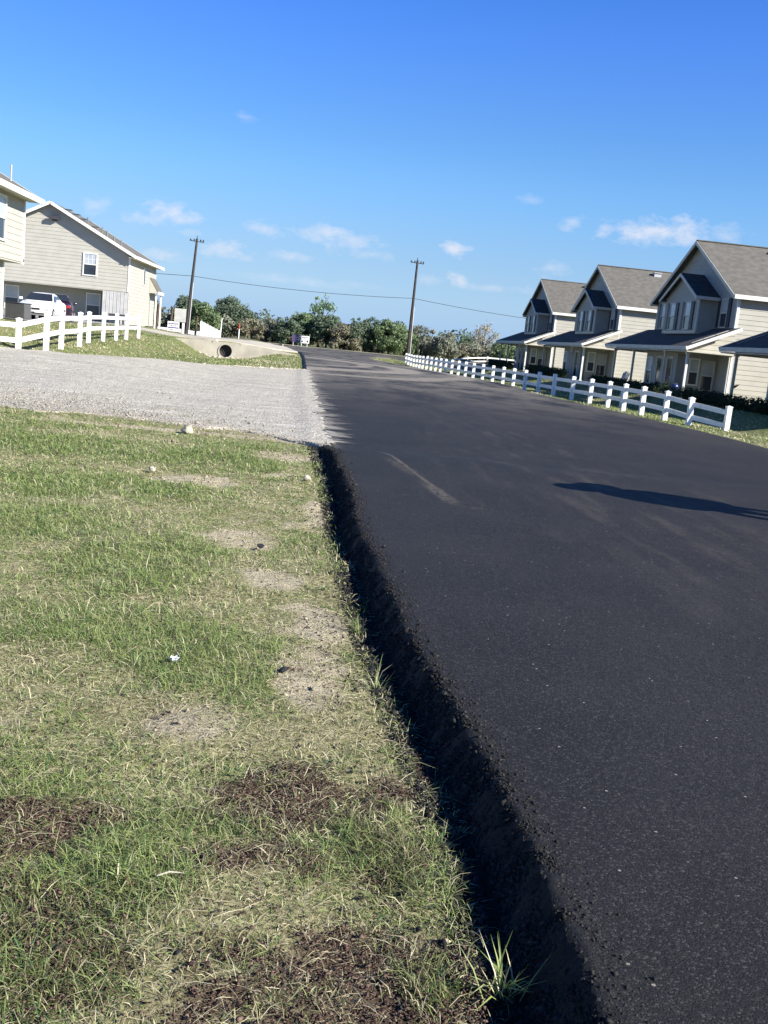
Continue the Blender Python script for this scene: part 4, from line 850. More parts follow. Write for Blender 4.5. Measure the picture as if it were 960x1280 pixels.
# ------------------------------------------------------------------ cars
def car(name, label, x, y, z, heading, paint, kind='sedan', faces='front'):
    t = thing(name, label, 'car', (x, y, z), heading)
    Ln, hw = (4.7, .87) if kind == 'sedan' else (4.6, .90)
    # body loft: stations along local y (front = -y)
    if kind == 'sedan':
        st = [(-2.35,.62,.34,.58,0),(-2.25,.80,.24,.68,0),(-1.9,.86,.22,.78,0),(-1.1,.88,.22,.90,0),(-.75,.88,.22,.95,0),(.2,.88,.22,.96,0),(1.1,.88,.22,.97,0),(1.55,.87,.22,1.0,0),(2.15,.83,.26,.98,0),(2.33,.70,.36,.90,0)]
        cab = [(-.85,.72,.93,.95),(-.15,.60,.95,1.36),(.35,.58,.95,1.41),(.95,.58,.95,1.38),(1.60,.70,.97,1.01)]
    else:
        st = [(-2.3,.66,.36,.62,0),(-2.2,.83,.26,.76,0),(-1.8,.89,.24,.92,0),(-1.0,.90,.24,1.02,0),(.2,.90,.24,1.04,0),(1.4,.90,.24,1.05,0),(2.1,.88,.28,1.05,0),(2.28,.78,.38,.98,0)]
        cab = [(-1.0,.76,1.0,1.03),(-.3,.64,1.02,1.44),(.4,.62,1.02,1.50),(1.5,.62,1.03,1.47),(2.12,.74,1.03,1.08)]
    V = []; F_ = []; pr = [(-1,.12),(-1,.62),(-.97,.86),(-.86,1),(-.4,1.03),(.4,1.03),(.86,1),(.97,.86),(1,.62),(1,.12),(.85,0),(-.85,0)]
    for (yy, w, z0, z1, _) in st:
        for a, b in pr: V.append((a * w, yy, z0 + b * (z1 - z0)))
    n_ = len(pr)
    for i in range(len(st) - 1):
        for k in range(n_): F_.append((i*n_+k, i*n_+(k+1) % n_, (i+1)*n_+(k+1) % n_, (i+1)*n_+k))
    F_.append(tuple(range(n_))); F_.append(tuple((len(st)-1)*n_ + k for k in range(n_)))
    m = MB(); m.add(V, F_)
    # cabin shell
    V = []; F_ = []; pr2 = [(-1.12,0),(-1.05,.25),(-.98,.85),(-.86,1),(0,1.04),(.86,1),(.98,.85),(1.05,.25),(1.12,0)]; n_ = len(pr2)
    for (yy, w, z0, z1) in cab:
        for a, b in pr2: V.append((a * w, yy, z0 + b * (z1 - z0)))
    for i in range(len(cab) - 1):
        for k in range(n_ - 1): F_.append((i*n_+k, i*n_+k+1, (i+1)*n_+k+1, (i+1)*n_+k))
    m.add(V, F_); body = m.build('body', paint, t, smooth=True, bevel=.02)
    # glass, standing a little proud of the cabin shell
    def gq(a, b, lo, hi, off=.012):
        A, B = cab[a], cab[b]
        def pt(c_, u): return Vector((u * c_[1] , c_[0], c_[2] + (c_[3] - c_[2]) * .99))
        return A, B
    yA, wA, zA0, zA1 = cab[0]; yB, wB, zB0, zB1 = cab[1]
    d = Vector((0, yB - yA, zB1 - zA1)); nn = Vector((0, -d.z, d.y)).normalized() * .02
    p = lambda u, k: Vector((u * (wA + (wB - wA) * k) , yA, zA1)) + d * k + nn + Vector((0, 0, .02))
    m = MB(); m.add([p(-.98, .06), p(.98, .06), p(.9, .93), p(-.9, .93)], [(0, 1, 2, 3)]); m.build('windshield', M['glass'], t)
    yA, wA, zA0, zA1 = cab[-1]; yB, wB, zB0, zB1 = cab[-2]
    d = Vector((0, yB - yA, zB1 - zA1)); nn = Vector((0, d.z, -d.y)).normalized() * .02
    p2 = lambda u, k: Vector((u * (wA + (wB - wA) * k), yA, zA1)) + d * k + nn + Vector((0, 0, .02))
    m = MB(); m.add([p2(-.95, .06), p2(.95, .06), p2(.88, .93), p2(-.88, .93)], [(0, 1, 2, 3)]); m.build('rear_window', M['glass'], t)
    for q in (-1, 1):
        m = MB(); zc0 = cab[1][2] + .04; zt = cab[1][3] - .07; y0_, y1_, y2_, y3_ = cab[0][0] + .22, cab[1][0] + .02, cab[-2][0] - .02, cab[-1][0] - .25; ym = (cab[1][0] + cab[-2][0]) / 2 + .05
        xo = q * (cab[1][1] * 1.10 + .025); xt = q * (cab[1][1] * .985 + .025)
        m.add([(xo * 1.03, y0_, zc0), (xo, ym - .03, zc0), (xt, ym - .03, zt), (xt, y1_, zt)], [(0, 1, 2, 3)]); m.add([(xo, ym + .03, zc0), (xo * 1.03, y3_, zc0), (xt, y2_, zt), (xt, ym + .03, zt)], [(0, 1, 2, 3)])
        m.build('side_window', M['glass'], t)
        m = MB(); m.box(*sorted((q * .86, q * 1.03)), -.72, -.60, .96, 1.10); m.build('mirror', paint, t, bevel=.02)
        m = MB(); m.box(*sorted((q * .42, q * .80)), -2.345, -2.20, .52, .66); m.build('headlight', M['lamp_clear'], t, bevel=.02)
        m = MB(); m.box(*sorted((q * .62, q * .82)), 2.20, 2.325, .74, .88); m.build('tail_light', M['tail_red'], t, bevel=.02)
        for yy in (-1.45, 1.40):
            xw = q * (hw - .10); m = MB(); m.tube([(xw - .10*q, yy, .31), (xw + .12 * q, yy, .31)], .315, 24); w_ = m.build('wheel', M['rubber'], t)
            m = MB(); m.tube([(xw + .115 * q, yy, .31), (xw + .135 * q, yy, .31)], .20, 16); m.build('rim', M['metal_light'], w_)
    m = MB(); m.box(-.38, .38, -2.36, -2.25, .50, .60); m.build('grille', M['black'], t); m = MB(); m.box(-.62, .62, -2.40, -2.28, .30, .36); m.build('air_intake', M['black'], t)
    m = MB(); m.box(-.16, .16, -2.42, -2.37, .39, .48); m.build('number_plate', M['lamp_clear'], t)
    m = MB(); m.box(-.16, .16, 2.325, 2.345, .62, .72); m.build('number_plate', M['lamp_clear'], t)
    return t
car('parked_car', 'white parked sedan facing the road in front of the overhanging house', -14.55, 55.2, .93, R(3), M['car_white'])
car('parked_car', 'dark purple parked car seen from behind, beside the white sedan', -15.25, 61.2, .93, R(6), M['car_dark'], 'suv')
bpy.data.objects['parked_car.001'].rotation_euler.z = R(191)

# air conditioning unit
t = thing('air_conditioner', 'square grey louvred outdoor unit by the wall of the left house', 'air conditioner', (-13.15, 46.0, .93), R(-8))
m = MB(); m.box(-.46, .46, -.40, .40, 0, .06); m.box(-.42, .42, -.36, .36, .06, .70); m.build('casing', M['metal_grey'], t, bevel=.02)
m = MB()
for k in range(16): m.box(-.445, .445, -.385, .385, .10 + k * .037, .118 + k * .037)
m.build('louvres', M['metal_grey'], t)
m = MB(); m.box(-.45, .45, -.39, .39, .70, .75); m.build('lid', M['metal_dark'], t, bevel=.015)

# ------------------------------------------------------------------ utility poles, line, posts and signs
def utility_pole(label, x, y, z, h, lean):
    t = thing('utility_pole', label, 'utility pole', (x, y, z)); lx = lean * h
    m = MB(); m.tube([(0, 0, -.3), (lx * .5, 0, h * .5), (lx, 0, h)], [.19, .16, .12], 12); m.build('pole', M['pole_wood'], t)
    m = MB(); m.bar((lx - .75, 0, h - .25), (lx + .75, 0, h - .32), .07, .08)
    m.build('crossarm', M['pole_wood'], t)
    for u in (-.68, -.28, .40, .68):
        m = MB(); m.tube([(lx + u, 0, h - .3), (lx + u, 0, h - .12), (lx + u, 0, h - .05)], [.05, .09, .05], 8); m.build('insulator', M['metal_dark'], t)
    m = MB(); m.tube([(lx, 0, h), (lx, 0, h + .3)], [.05, .04], 8); m.build('top_pin', M['metal_dark'], t)
    m = MB(); m.tube([(.30, -.1, -.2), (lx * .55 + .16, -.12, h * .55)], .055, 8); m.build('conduit', M['metal_light'], t)
    return t
utility_pole('dark utility pole at the left, behind the culvert and between the small signs', -14.13, 112, .12, 10.35, .055)
utility_pole('dark utility pole in mid view, at the far corner of the white fence', 10.53, 115, -.5, 11.4, .008)
m = MB()
def cat(a, b, sag, n_=14): return [Vector(a).lerp(Vector(b), i / n_) - Vector((0, 0, sag * 4 * (i / n_) * (1 - i / n_))) for i in range(n_ + 1)]
pts = cat((-60, 112, 6.9), (-13.78, 112, 6.52), .5)[:-1] + cat((-13.78, 112, 6.52), (10.6, 115, 6.71), .38)[:-1] + cat((10.6, 115, 6.71), (45, 118.5, 6.3), .75)
m.tube(pts, .028, 6); tag(m.build('power_line', M['wire']), 'single thin black cable strung between the two utility poles', 'power line')
def wood_post(label, x, y, z, h, w=.11, m_='wood_brown', lean=.06, name='wooden_post', grp=None):
    m = MB(); m.tube([(0, 0, -.5), (lean * h * .5, 0, h * .5), (lean * h, 0, h)], [w, w * .95, w * .85], 8); o = m.build(name, M[m_]); o.location = (x, y, z); return tag(o, label, 'post', grp)
def hz(x, y): return float(height(x, y))
wood_post('brown wooden post at the left, nearest to the wall of the overhanging house', -14.91, 96, .12, 2.8, .13)
wood_post('brown wooden post standing behind the blue and white yard sign', -13.62, 96, .12, 2.7, .12)
wood_post('brown wooden post standing between the utility pole and the white picket panel', -11.25, 96, .3, 1.9, .10)
wood_post('thin white pipe post right of the white picket panel', -9.12, 98, .30, 1.95, .055, 'vinyl', .04, 'pipe_post')
t = thing('marker_post', 'white marker post with a red top beside the drive over the culvert', 'marker post', (-7.35, 98, .35)); m = MB(); m.tube([(0, 0, -.2), (0, 0, 1.05)], .05, 8); m.build('shaft', M['vinyl'], t); m = MB(); m.tube([(0, 0, 1.05), (0, 0, 1.65)], .055, 8); m.build('reflector', M['red'], t)
# blank grey-beige board
t = thing('board_sign', 'blank beige board on a pale post left of the utility pole', 'sign', (-12.45, 94, .5)); m = MB(); m.box(-.52, .52, -.03, .03, 1.02, 2.22); m.build('panel', M['panel_grey'], t)
m = MB(); m.box(.22, .42, .04, .16, -.3, 1.3); m.build('post', M['vinyl'], t); m = MB(); m.box(-.40, -.30, .04, .12, -.3, 1.3); m.build('post', M['wood_brown'], t)
# yard sign, white with blue bars of illegible lettering
def strokes(m, x0, x1, z, h, y, seed, gap=.03):
    r = random.Random(seed); x = x0
    while x < x1 - .02:
        w = r.uniform(.04, .11); m.box(x, min(x + w, x1), y - .006, y, z - h / 2 * r.uniform(.7, 1), z + h / 2 * r.uniform(.7, 1)); x += w + gap
t = thing('yard_sign', 'white yard sign with blue lettering bands below the beige board', 'sign', (-12.9, 93.2, .45)); m = MB(); m.box(-.52, .52, -.02, .02, .18, 1.05); m.build('panel', M['vinyl'], t)
m = MB(); m.box(-.48, .48, -.03, -.022, .45, .56); strokes(m, -.46, .46, .86, .16, -.022, 3); strokes(m, -.40, .40, .68, .10, -.022, 4, .04); strokes(m, -.3, .36, .32, .09, -.022, 5, .04); m.build('lettering', M['sign_blue'], t)
for x in (-.4, .4):
    m = MB(); m.box(x - .03, x + .03, .02, .06, -.35, .9); m.build('leg', M['wood_brown'], t)
t = thing('yard_sign', 'small white sign with dark marks on two legs at the far end of the road', 'sign', (-1.27, 122.9, .08)); m = MB(); m.box(-.52, .52, -.02, .02, .38, 1.25); m.build('panel', M['vinyl'], t)
m = MB(); m.box(-.42, -.22, -.03, -.022, .52, .68); m.box(.20, .40, -.03, -.022, .50, .74); m.box(-.36, .38, -.03, -.022, 1.02, 1.10); m.box(-.14, .14, -.03, -.022, .84, .92); m.box(-.12, .10, -.03, -.022, .58, .62); m.build('lettering', M['black'], t)
for x in (-.38, .30):
    m = MB(); m.box(x - .035, x + .035, .02, .06, -.2, .4); m.build('leg', M['vinyl'], t)
t = thing('yard_sign', 'dark purple sign on two legs left of the small white sign', 'sign', (-2.35, 123.1, .08)); m = MB(); m.box(-.50, .50, -.02, .02, .40, 1.28); m.build('panel', M['sign_purple'], t)
m = MB(); m.box(-.05, .4, -.03, -.022, .95, 1.0); m.box(.0, .38, -.03, -.022, .70, .75); m.box(.28, .40, -.03, -.022, .62, 1.12); m.build('lettering', M['panel_grey'], t)
for x in (-.3, .28):
    m = MB(); m.box(x - .03, x + .03, .02, .06, -.2, .42); m.build('leg', M['vinyl'], t)
# small dark object standing at the road edge
t = thing('drain_marker', 'low dark box with a pale end on the far road edge', 'marker', (-3.3, 99.3, .05)); m = MB(); m.box(-.16, .10, -.12, .12, 0, .38); m.build('box', M['metal_dark'], t, bevel=.02); m = MB(); m.box(.105, .24, -.11, .11, 0, .30); m.build('pale_end', M['concrete'], t, bevel=.02)
# white picket panel, sloping down to the right
t = thing('picket_panel', 'white picket fence panel whose top slopes down to the right, left of the pipe post', 'fence', (-10.72, 95.2, .35), R(22))
for k in range(14):
    h = 1.42 - k * .058; m = MB(); m.box(k * .145, k * .145 + .095, -.015, .015, -.1, h); m.add([(k*.145, -.015, h), (k*.145+.095, -.015, h), (k*.145+.0475, -.015, h+.07), (k*.145, .015, h), (k*.145+.095, .015, h), (k*.145+.0475, .015, h+.07)], [(0,1,2),(3,5,4),(0,2,5,3),(1,4,5,2)]); m.build('picket', M['vinyl'], t)
m = MB(); m.bar((-.05, .04, .30), (2.0, .04, .22), .04, .1); m.build('rail', M['vinyl'], t); m = MB(); m.bar((-.05, .04, 1.1), (2.0, .04, .50), .04, .1); m.build('rail', M['vinyl'], t)
# low white wall behind the posts
m = MB(); m.box(-5.2, -.4, -.08, .08, -.3, .62); m.box(.3, 2.0, -.08, .08, -.3, .55); m.box(-1.0, -.7, -.12, .12, -.3, .75)
o = m.build('low_wall', M['vinyl'], None, bevel=.02); o.location = (-13.0, 102.5, .22); tag(o, 'low white wall behind the brown posts at the far left', 'wall')
m = MB(); m.box(-.45, .45, -.3, .3, 0, .62); m.box(-.5, .5, -.35, .35, .62, .68); o = m.build('utility_box', M['metal_grey'], None, bevel=.02); o.location = (-15.6, 97, .25); tag(o, 'grey utility box at the corner of the overhanging house', 'utility box')

# ------------------------------------------------------------------ yard things at the right
def chair(label, x, y, z, rot, m_='panel_grey'):
    t = thing('porch_chair', label, 'chair', (x, y, z), rot, 'chairs between the right hand houses')
    m = MB(); m.add([(-.28,-.28,.40),(.28,-.28,.40),(.28,.25,.32),(-.28,.25,.32),(-.28,-.28,.36),(.28,-.28,.36),(.28,.25,.28),(-.28,.25,.28)], [(0,1,2,3),(7,6,5,4),(0,4,5,1),(1,5,6,2),(2,6,7,3),(3,7,4,0)]); m.build('seat', M[m_], t)
    m = MB()
    for k in range(5): m.bar((-.22 + k * .11, .24, .30), (-.26 + k * .13, .52, 1.0 + .05 * (2 - abs(k - 2))), .09, .02, up=(0, 1, 0))
    m.build('backrest', M[m_], t)
    for q in (-1, 1):
        m = MB(); m.bar((q * .34, -.34, .60), (q * .34, .34, .58), .11, .03); m.build('armrest', M[m_], t)
        m = MB(); m.bar((q * .31, -.28, 0), (q * .31, -.28, .6), .05, .09); m.build('leg', M[m_], t)
        m = MB(); m.bar((q * .29, .42, 0), (q * .29, .1, .45), .05, .08); m.build('leg', M[m_], t)
    return t
chair('pale grey slatted chair facing the road, left one beside the nearest porch', 21.2, 69.4, .1, R(-100)); chair('grey slatted chair turned towards the first, right one beside the nearest porch', 21.0, 67.9, .1, R(-60))
m = MB(); m.box(-.07, .07, -.07, .07, -.2, .84); m.box(-.09, .09, -.09, .09, .84, .90); o = m.build('white_post', M['vinyl'], None, bevel=.01); o.location = (14.6, 46.6, -.45); tag(o, 'single white post standing behind the right hand fence', 'post')
t = thing('garden_globe', 'small dark blue globe on a stand beside the first porch post', 'garden ornament', (19.15, 52.3, .10)); m = MB(); m.tube([(0,0,0),(0,0,.06),(0,0,.45)], [.12,.05,.05], 10); m.build('stand', M['metal_dark'], t)
bm = bmesh.new(); bmesh.ops.create_uvsphere(bm, u_segments=20, v_segments=12, radius=.2); me = bpy.data.meshes.new('globe'); bm.to_mesh(me); bm.free(); me.shade_smooth(); me.materials.append(M['blue_glass']); o = bpy.data.objects.new('globe', me); C.objects.link(o); o.parent = t; o.location = (0, 0, .62)
t = thing('garden_flag', 'small red flag on a thin stake above the hedge by the lit side wall', 'flag', (20.6, 48.5, .1)); m = MB(); m.tube([(0,0,0),(.02,0,1.05)], .015, 6); m.build('stake', M['metal_dark'], t); m = MB(); m.prism([(.03,-.005,.8),(.42,-.005,1.12),(.25,-.005,.95),(.03,-.005,1.0)], (0,0,0), (0,.015,0)); m.build('flag', M['red'], t)
m = MB(); m.add([(17.4, 53.0, 0), (22.2, 52.8, 0), (22.2, 51.7, 0), (17.1, 51.9, 0)], [(0, 1, 2, 3)]); m.v = [(x, y, max(hz(x, y), .06) + .06) for x, y, z in m.v]; tag(m.build('front_walk', M['concrete']), kind='structure')

# ------------------------------------------------------------------ plants and trees
def leafcloud(centres, radii, nper, size, seed=0, zmin=None, squash=.8):
    """leaf-sized quads spread through clumps; returns V, F"""
    r = np.random.default_rng(seed); Vs = []
    for c, ra, n_ in zip(centres, radii, nper):
        d = r.normal(size=(n_, 3)); d /= np.linalg.norm(d, axis=1)[:, None]; rad = ra * r.uniform(.15, 1.08, (n_, 1))**.6
        p = np.array(c)[None] + d * rad * np.array([1, 1, squash])
        nrm = d + r.normal(0, .6, (n_, 3)); nrm /= np.linalg.norm(nrm, axis=1)[:, None]
        a = np.cross(nrm, r.normal(size=(n_, 3))); a /= np.linalg.norm(a, axis=1)[:, None]; b = np.cross(nrm, a)
        s_ = size * r.uniform(.5, 1.3, (n_, 1)); a = a * s_; b = b * s_ * .55
        Vs.append(np.stack([p - a, p - b * 1.0, p + a, p + b], 1))
    V = np.concatenate(Vs).reshape(-1, 3)
    if zmin is not None: V[:, 2] = np.maximum(V[:, 2], zmin)
    return V, np.arange(len(V))
def tree(label, x, y, h, w, m_, seed, kind='round', z=0., leaf=.16, dens=1., trunk_h=.35, cat_='tree', name='tree', group=None, base=None):
    r = random.Random(seed); t = thing(name, label, cat_, (x, y, z), 0, group)
    cen = []; rad = []; n_ = []; limbs = MB(); th = h * trunk_h; tw = max(.06, h * .028)
    top = Vector((r.uniform(-.3, .3), 0, h * .72)); limbs.tube([(0, 0, -.3), (r.uniform(-.1, .1), 0, th), top], [tw * 1.3, tw, tw * .3], 8)
    K = {'round': 15, 'bush': 13, 'sparse': 11, 'bare': 12}[kind]
    for i in range(K):
        a = 2 * math.pi * (i * .618) + r.uniform(-.4, .4); zz = (i + .5) / K
        lo = {'round': .30, 'bush': .06, 'sparse': .35, 'bare': .4}[kind]
        zc = h * (lo + (.90 - lo) * zz); prof = math.sin(math.pi * (.18 + .74 * zz))**.75
        if kind == 'bush': prof = math.cos(zz * 1.25)**.6
        rr2 = w / 2 * prof * r.uniform(.45, .80); c_ = Vector((math.cos(a) * rr2, math.sin(a) * rr2, zc))
        ra = w * (.17 if kind in ('sparse', 'bare') else .23) * r.uniform(.7, 1.25); ra = min(ra, h * .26)
        cen.append(tuple(c_)); rad.append(ra)
        k = int(dens * (ra / leaf)**2 * (16 if kind in ('round', 'bush') else 7)); n_.append(max(12, min(k, 900)))
        s0 = Vector((0, 0, th * r.uniform(.7, 1.2))) if zc > th else Vector((0, 0, th * .2)); limbs.tube([s0, (s0 + c_) / 2 + Vector((0, 0, .08 * h)), c_], [tw * .55, tw * .38, tw * .12], 5)
        if kind in ('sparse', 'bare'):
            for j in range(7):
                d = Vector((r.uniform(-1, 1), r.uniform(-1, 1), r.uniform(-.2, 1))).normalized() * ra * 1.25; limbs.tube([c_, c_ + d], [tw * .16, .012], 4)
    # stray sprays that break up the outline
    for i in range(int(K * 2.6)):
        a = r.uniform(0, 6.28); zz = r.uniform(.2, 1); prof = math.sin(math.pi * (.15 + .78 * zz)) if kind != 'bush' else math.cos(zz * 1.3)**.6
        q = w / 2 * prof * r.uniform(.85, 1.05); cen.append((math.cos(a) * q, math.sin(a) * q, h * (.12 + .85 * zz))); rad.append(w * r.uniform(.05, .10)); n_.append(int(22 * dens) + 4)
    rj = np.random.default_rng(seed + 500); cen = [tuple(np.array(c_) * np.array([1, 1, rj.uniform(.86, 1.12)]) + rj.normal(0, w * .03, 3)) for c_ in cen]; rad = [q * rj.uniform(.75, 1.2) for q in rad]
    V, F_ = leafcloud(cen, rad, n_, leaf, seed, zmin=.02)
    o = fast_mesh('crown' if kind != 'bush' else 'foliage', V, F_, 4, M[m_]); o.parent = t
    limbs.build('trunk', M['bark'], t); return t
GT = 'trees of the far treeline'
TR = [
 # x, y, h, w, material, kind, z, label
 (-24.5, 133, 4.2, 5.0, 'lf_brown', 'sparse', 0, 'brownish thin tree at the far left, just beside the overhanging house'),
 (-21.0, 130, 4.4, 4.2, 'lf_grey', 'sparse', 0, 'open grey-green tree behind the left brown posts'),
 (-16.8, 134, 5.0, 4.6, 'lf_dark', 'round', 0, 'dark green tree behind the beige board and the utility pole'),
 (-14.4, 129, 4.4, 5.2, 'lf_mid', 'round', 0, 'mid green round tree behind the white picket panel'),
 (-11.3, 138, 5.4, 6.6, 'lf_dark', 'round', 0, 'broad dark rounded tree, tallest crown left of the road'),
 (-8.2, 131, 2.6, 5.0, 'lf_brown', 'bush', 0, 'brown low bush beside the red topped marker post'),
 (-5.6, 133, 3.3, 5.2, 'lf_grey', 'bush', 0, 'grey-green bush at the left of the thicket behind the signs'),
 (-3.4, 130, 3.6, 4.6, 'lf_dark', 'bush', 0, 'dark bush behind the purple sign'),
 (-1.6, 134, 4.8, 4.6, 'lf_mid', 'round', 0, 'green tree behind the small white sign'),
 (0.4, 138, 6.7, 4.4, 'lf_light', 'sparse', 0, 'tallest tree of the treeline with an airy light green crown'),
 (1.4, 131, 4.4, 4.8, 'lf_dark', 'round', 0, 'dark tree standing in front of the tallest light green one'),
 (3.6, 129, 3.4, 4.6, 'lf_brown', 'bush', 0, 'brown leafless thicket bush at the end of the road'),
 (5.4, 130, 4.6, 4.6, 'lf_dark', 'round', -.2, 'dark grey-green tree right of the brown bush at the end of the road'),
 (7.4, 134, 5.2, 4.4, 'lf_dark', 'sparse', -.2, 'dark open tree left of the middle utility pole'),
 (9.4, 129, 4.6, 4.8, 'lf_mid', 'round', -.3, 'leafy green tree directly left of the middle utility pole'),
 (11.6, 132, 4.5, 3.8, 'lf_mid', 'round', -.4, 'green tree partly behind the middle utility pole'),
 (14.0, 134, 5.2, 4.2, 'lf_grey', 'sparse', -.4, 'grey open tree right of the middle utility pole'),
 (16.6, 131, 3.9, 4.6, 'lf_grey', 'round', -.4, 'grey-green rounded tree above the far fence'),
 (19.4, 136, 2.9, 4.4, 'lf_brown', 'bush', -.4, 'reddish brown bush above the far fence'),
 (22.6, 139, 3.0, 4.6, 'lf_brown', 'bush', -.4, 'brown bush left of the pale leafless tree'),
 (23.5, 142, 6.0, 4.6, 'lf_pale', 'bare', -.4, 'pale nearly leafless tree left of the farthest house'),
 (24.6, 131, 3.7, 4.4, 'lf_mid', 'round', -.4, 'green tree in front of the pale leafless tree'),
 (27.6, 130, 3.4, 4.8, 'lf_light', 'bush', -.4, 'light green bush beside the farthest porch'),
 (30.5, 128, 3.6, 4.6, 'lf_dark', 'bush', -.3, 'dark bush seen through the farthest porch'),
 (34.5, 130, 4.6, 5.4, 'lf_mid', 'round', -.2, 'green tree showing above the farthest porch roof'),
]
for i, (x, y, h, w, m_, kind, z, lb) in enumerate(TR): tree(lb, x, y, h * (.92 if h < 6 else 1), w, m_, 40 + i, kind, z, leaf=.15 if kind != 'bare' else .10, dens=.9 if kind != 'bare' else .45, trunk_h=.3, group=GT, name='tree' if kind != 'bush' else 'bush', cat_='tree' if kind != 'bush' else 'bush')
# undergrowth and far wood that reads as one mass
r = np.random.default_rng(5); cen = []; rad = []; nn = []
for i in range(460):
    x = r.uniform(-70, 75); y = r.uniform(134, 146) + max(0, abs(x) - 30) * .2; rr3 = r.uniform(.7, 1.6); cen.append((x, y, r.uniform(.2, 2.3) - (.4 if x > 8 else 0))); rad.append(rr3); nn.append(150)
V, F_ = leafcloud(cen, rad, nn, .19, 9, zmin=-.6, squash=.9); tag(fast_mesh('undergrowth', V, F_, 4, M['lf_grey']), 'tangled undergrowth filling the gaps of the far treeline', 'undergrowth', kind='stuff')
cen = []; rad = []; nn = []
for i in range(420):
    x = r.uniform(-260, 280); y = r.uniform(230, 300); cen.append((x, y, r.uniform(0, 4.2))); rad.append(r.uniform(1.6, 3.4)); nn.append(90)
V, F_ = leafcloud(cen, rad, nn, .5, 10, zmin=-.6); tag(fast_mesh('far_wood', V, F_, 4, M['lf_dark']), 'distant wood beyond the fields', 'wood', kind='stuff')

# dark hedges along the porches
def hedge(label, x, y0, y1, h, w, seed, z=.05):
    t = thing('hedge', label, 'hedge', (x, y0, z), 0, 'dark clipped hedges along the porches'); r = random.Random(seed); cen = []; rad = []; n_ = []; y = .3; st = MB()
    while y < y1 - y0:
        cen.append((r.uniform(-.15, .15), y, h * .5)); rad.append(h * r.uniform(.52, .66)); n_.append(420); st.tube([(0, y, -.1), (0, y, h * .5)], .03, 5); y += h * .62
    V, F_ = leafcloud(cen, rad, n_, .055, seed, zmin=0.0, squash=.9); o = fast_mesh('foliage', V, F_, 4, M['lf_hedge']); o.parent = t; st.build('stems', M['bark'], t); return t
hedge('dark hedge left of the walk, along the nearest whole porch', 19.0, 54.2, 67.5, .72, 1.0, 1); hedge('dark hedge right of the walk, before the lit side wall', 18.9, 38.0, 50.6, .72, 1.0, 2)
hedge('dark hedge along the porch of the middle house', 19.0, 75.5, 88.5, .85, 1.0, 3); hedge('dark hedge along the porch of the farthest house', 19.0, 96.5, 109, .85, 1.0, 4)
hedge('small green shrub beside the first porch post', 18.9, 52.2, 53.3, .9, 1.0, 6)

# grass tufts and a few separate small things on the verge
def tuft(label, x, y, n_, ln, seed, yellow=.2):
    global rng
    rs = rng; rng = np.random.default_rng(seed); X = x + rng.normal(0, .018, n_); Y = y + rng.normal(0, .018, n_)
    o = blades('grass_tuft', X - x, Y - y, ln * rng.uniform(.5, 1.2, n_), np.full(n_, .0042), rng.uniform(.15, 1.1, n_), np.full(n_, yellow), M['grass'], z=np.zeros(n_)); rng = rs
    o.location = (x, y, float(vz(x, y)) - .002); tag(o, label, 'grass tuft'); return o
tuft('upright grass tuft leaning over the black edge at the bottom of the view', .60, 2.22, 44, .15, 1); tuft('thin yellowing tuft standing at the broken asphalt edge, reaching over it', .40, 4.35, 34, .15, 2, .6)
tuft('bright green tuft in the brown litter at the lower left', -.42, 2.66, 60, .10, 3, .05); tuft('green tuft at the asphalt edge among brown litter', .50, 2.95, 46, .10, 4, .2); tuft('small green tuft by the bare patch near the asphalt edge', .36, 5.2, 34, .12, 5, .4)
stone('rock', -1.70, 14.35, .05, .115, M['rock'], 'pale block shaped rock at the edge of the gravel drive', 'rock', seed=3, sq=(1.1, .8, .6))
stone('pebble', -1.57, 10.4, .025, .045, M['rock'], 'small round pale pebble in the green grass far left', 'pebble', seed=4); stone('pebble', .04, 10.75, .025, .055, M['rock'], 'small pale pebble near the asphalt edge', 'pebble', seed=5)
stone('asphalt_lump', -.02, 4.45, .015, .024, M['black'], 'black asphalt lump on the pale bare patch', 'asphalt lump', seed=8); stone('asphalt_lump', -.27, 7.1, .02, .03, M['black'], 'black asphalt lump on the sandy patch further up', 'asphalt lump', seed=9)
# crumpled paper
m = MB(); r = random.Random(4); nx_ = 7; V = []
for j in range(5):
    for i in range(nx_): V.append(((i - 3) * .011 + r.uniform(-.003, .003), (j - 2) * .010 + r.uniform(-.003, .003), .022 + .012 * math.sin(i * 1.7 + j) + r.uniform(-.006, .008)))
m.add(V, [(j*nx_+i, j*nx_+i+1, (j+1)*nx_+i+1, (j+1)*nx_+i) for j in range(4) for i in range(nx_-1)]); o = m.build('crumpled_paper', M['paper']); o.location = (-.53, 4.49, float(vz(-.53, 4.49)) + .012); o.rotation_euler = (.35, .1, .9); o.scale = (.75, .75, .75)
so = o.modifiers.new('thick', 'SOLIDIFY'); so.thickness = .0015; tag(o, 'small crumpled white and blue wrapper lying in the grass', 'litter')
m = MB(); m.tube([(-.035, 0, .0), (0, .004, .006), (.04, -.003, .002)], [.002, .003, .0015], 6); o = m.build('twig', M['rock']); o.location = (-.28, 2.62, float(vz(-.28, 2.62)) + .03); o.rotation_euler.z = .3; tag(o, 'dry pale twig lying on the brown litter', 'twig')

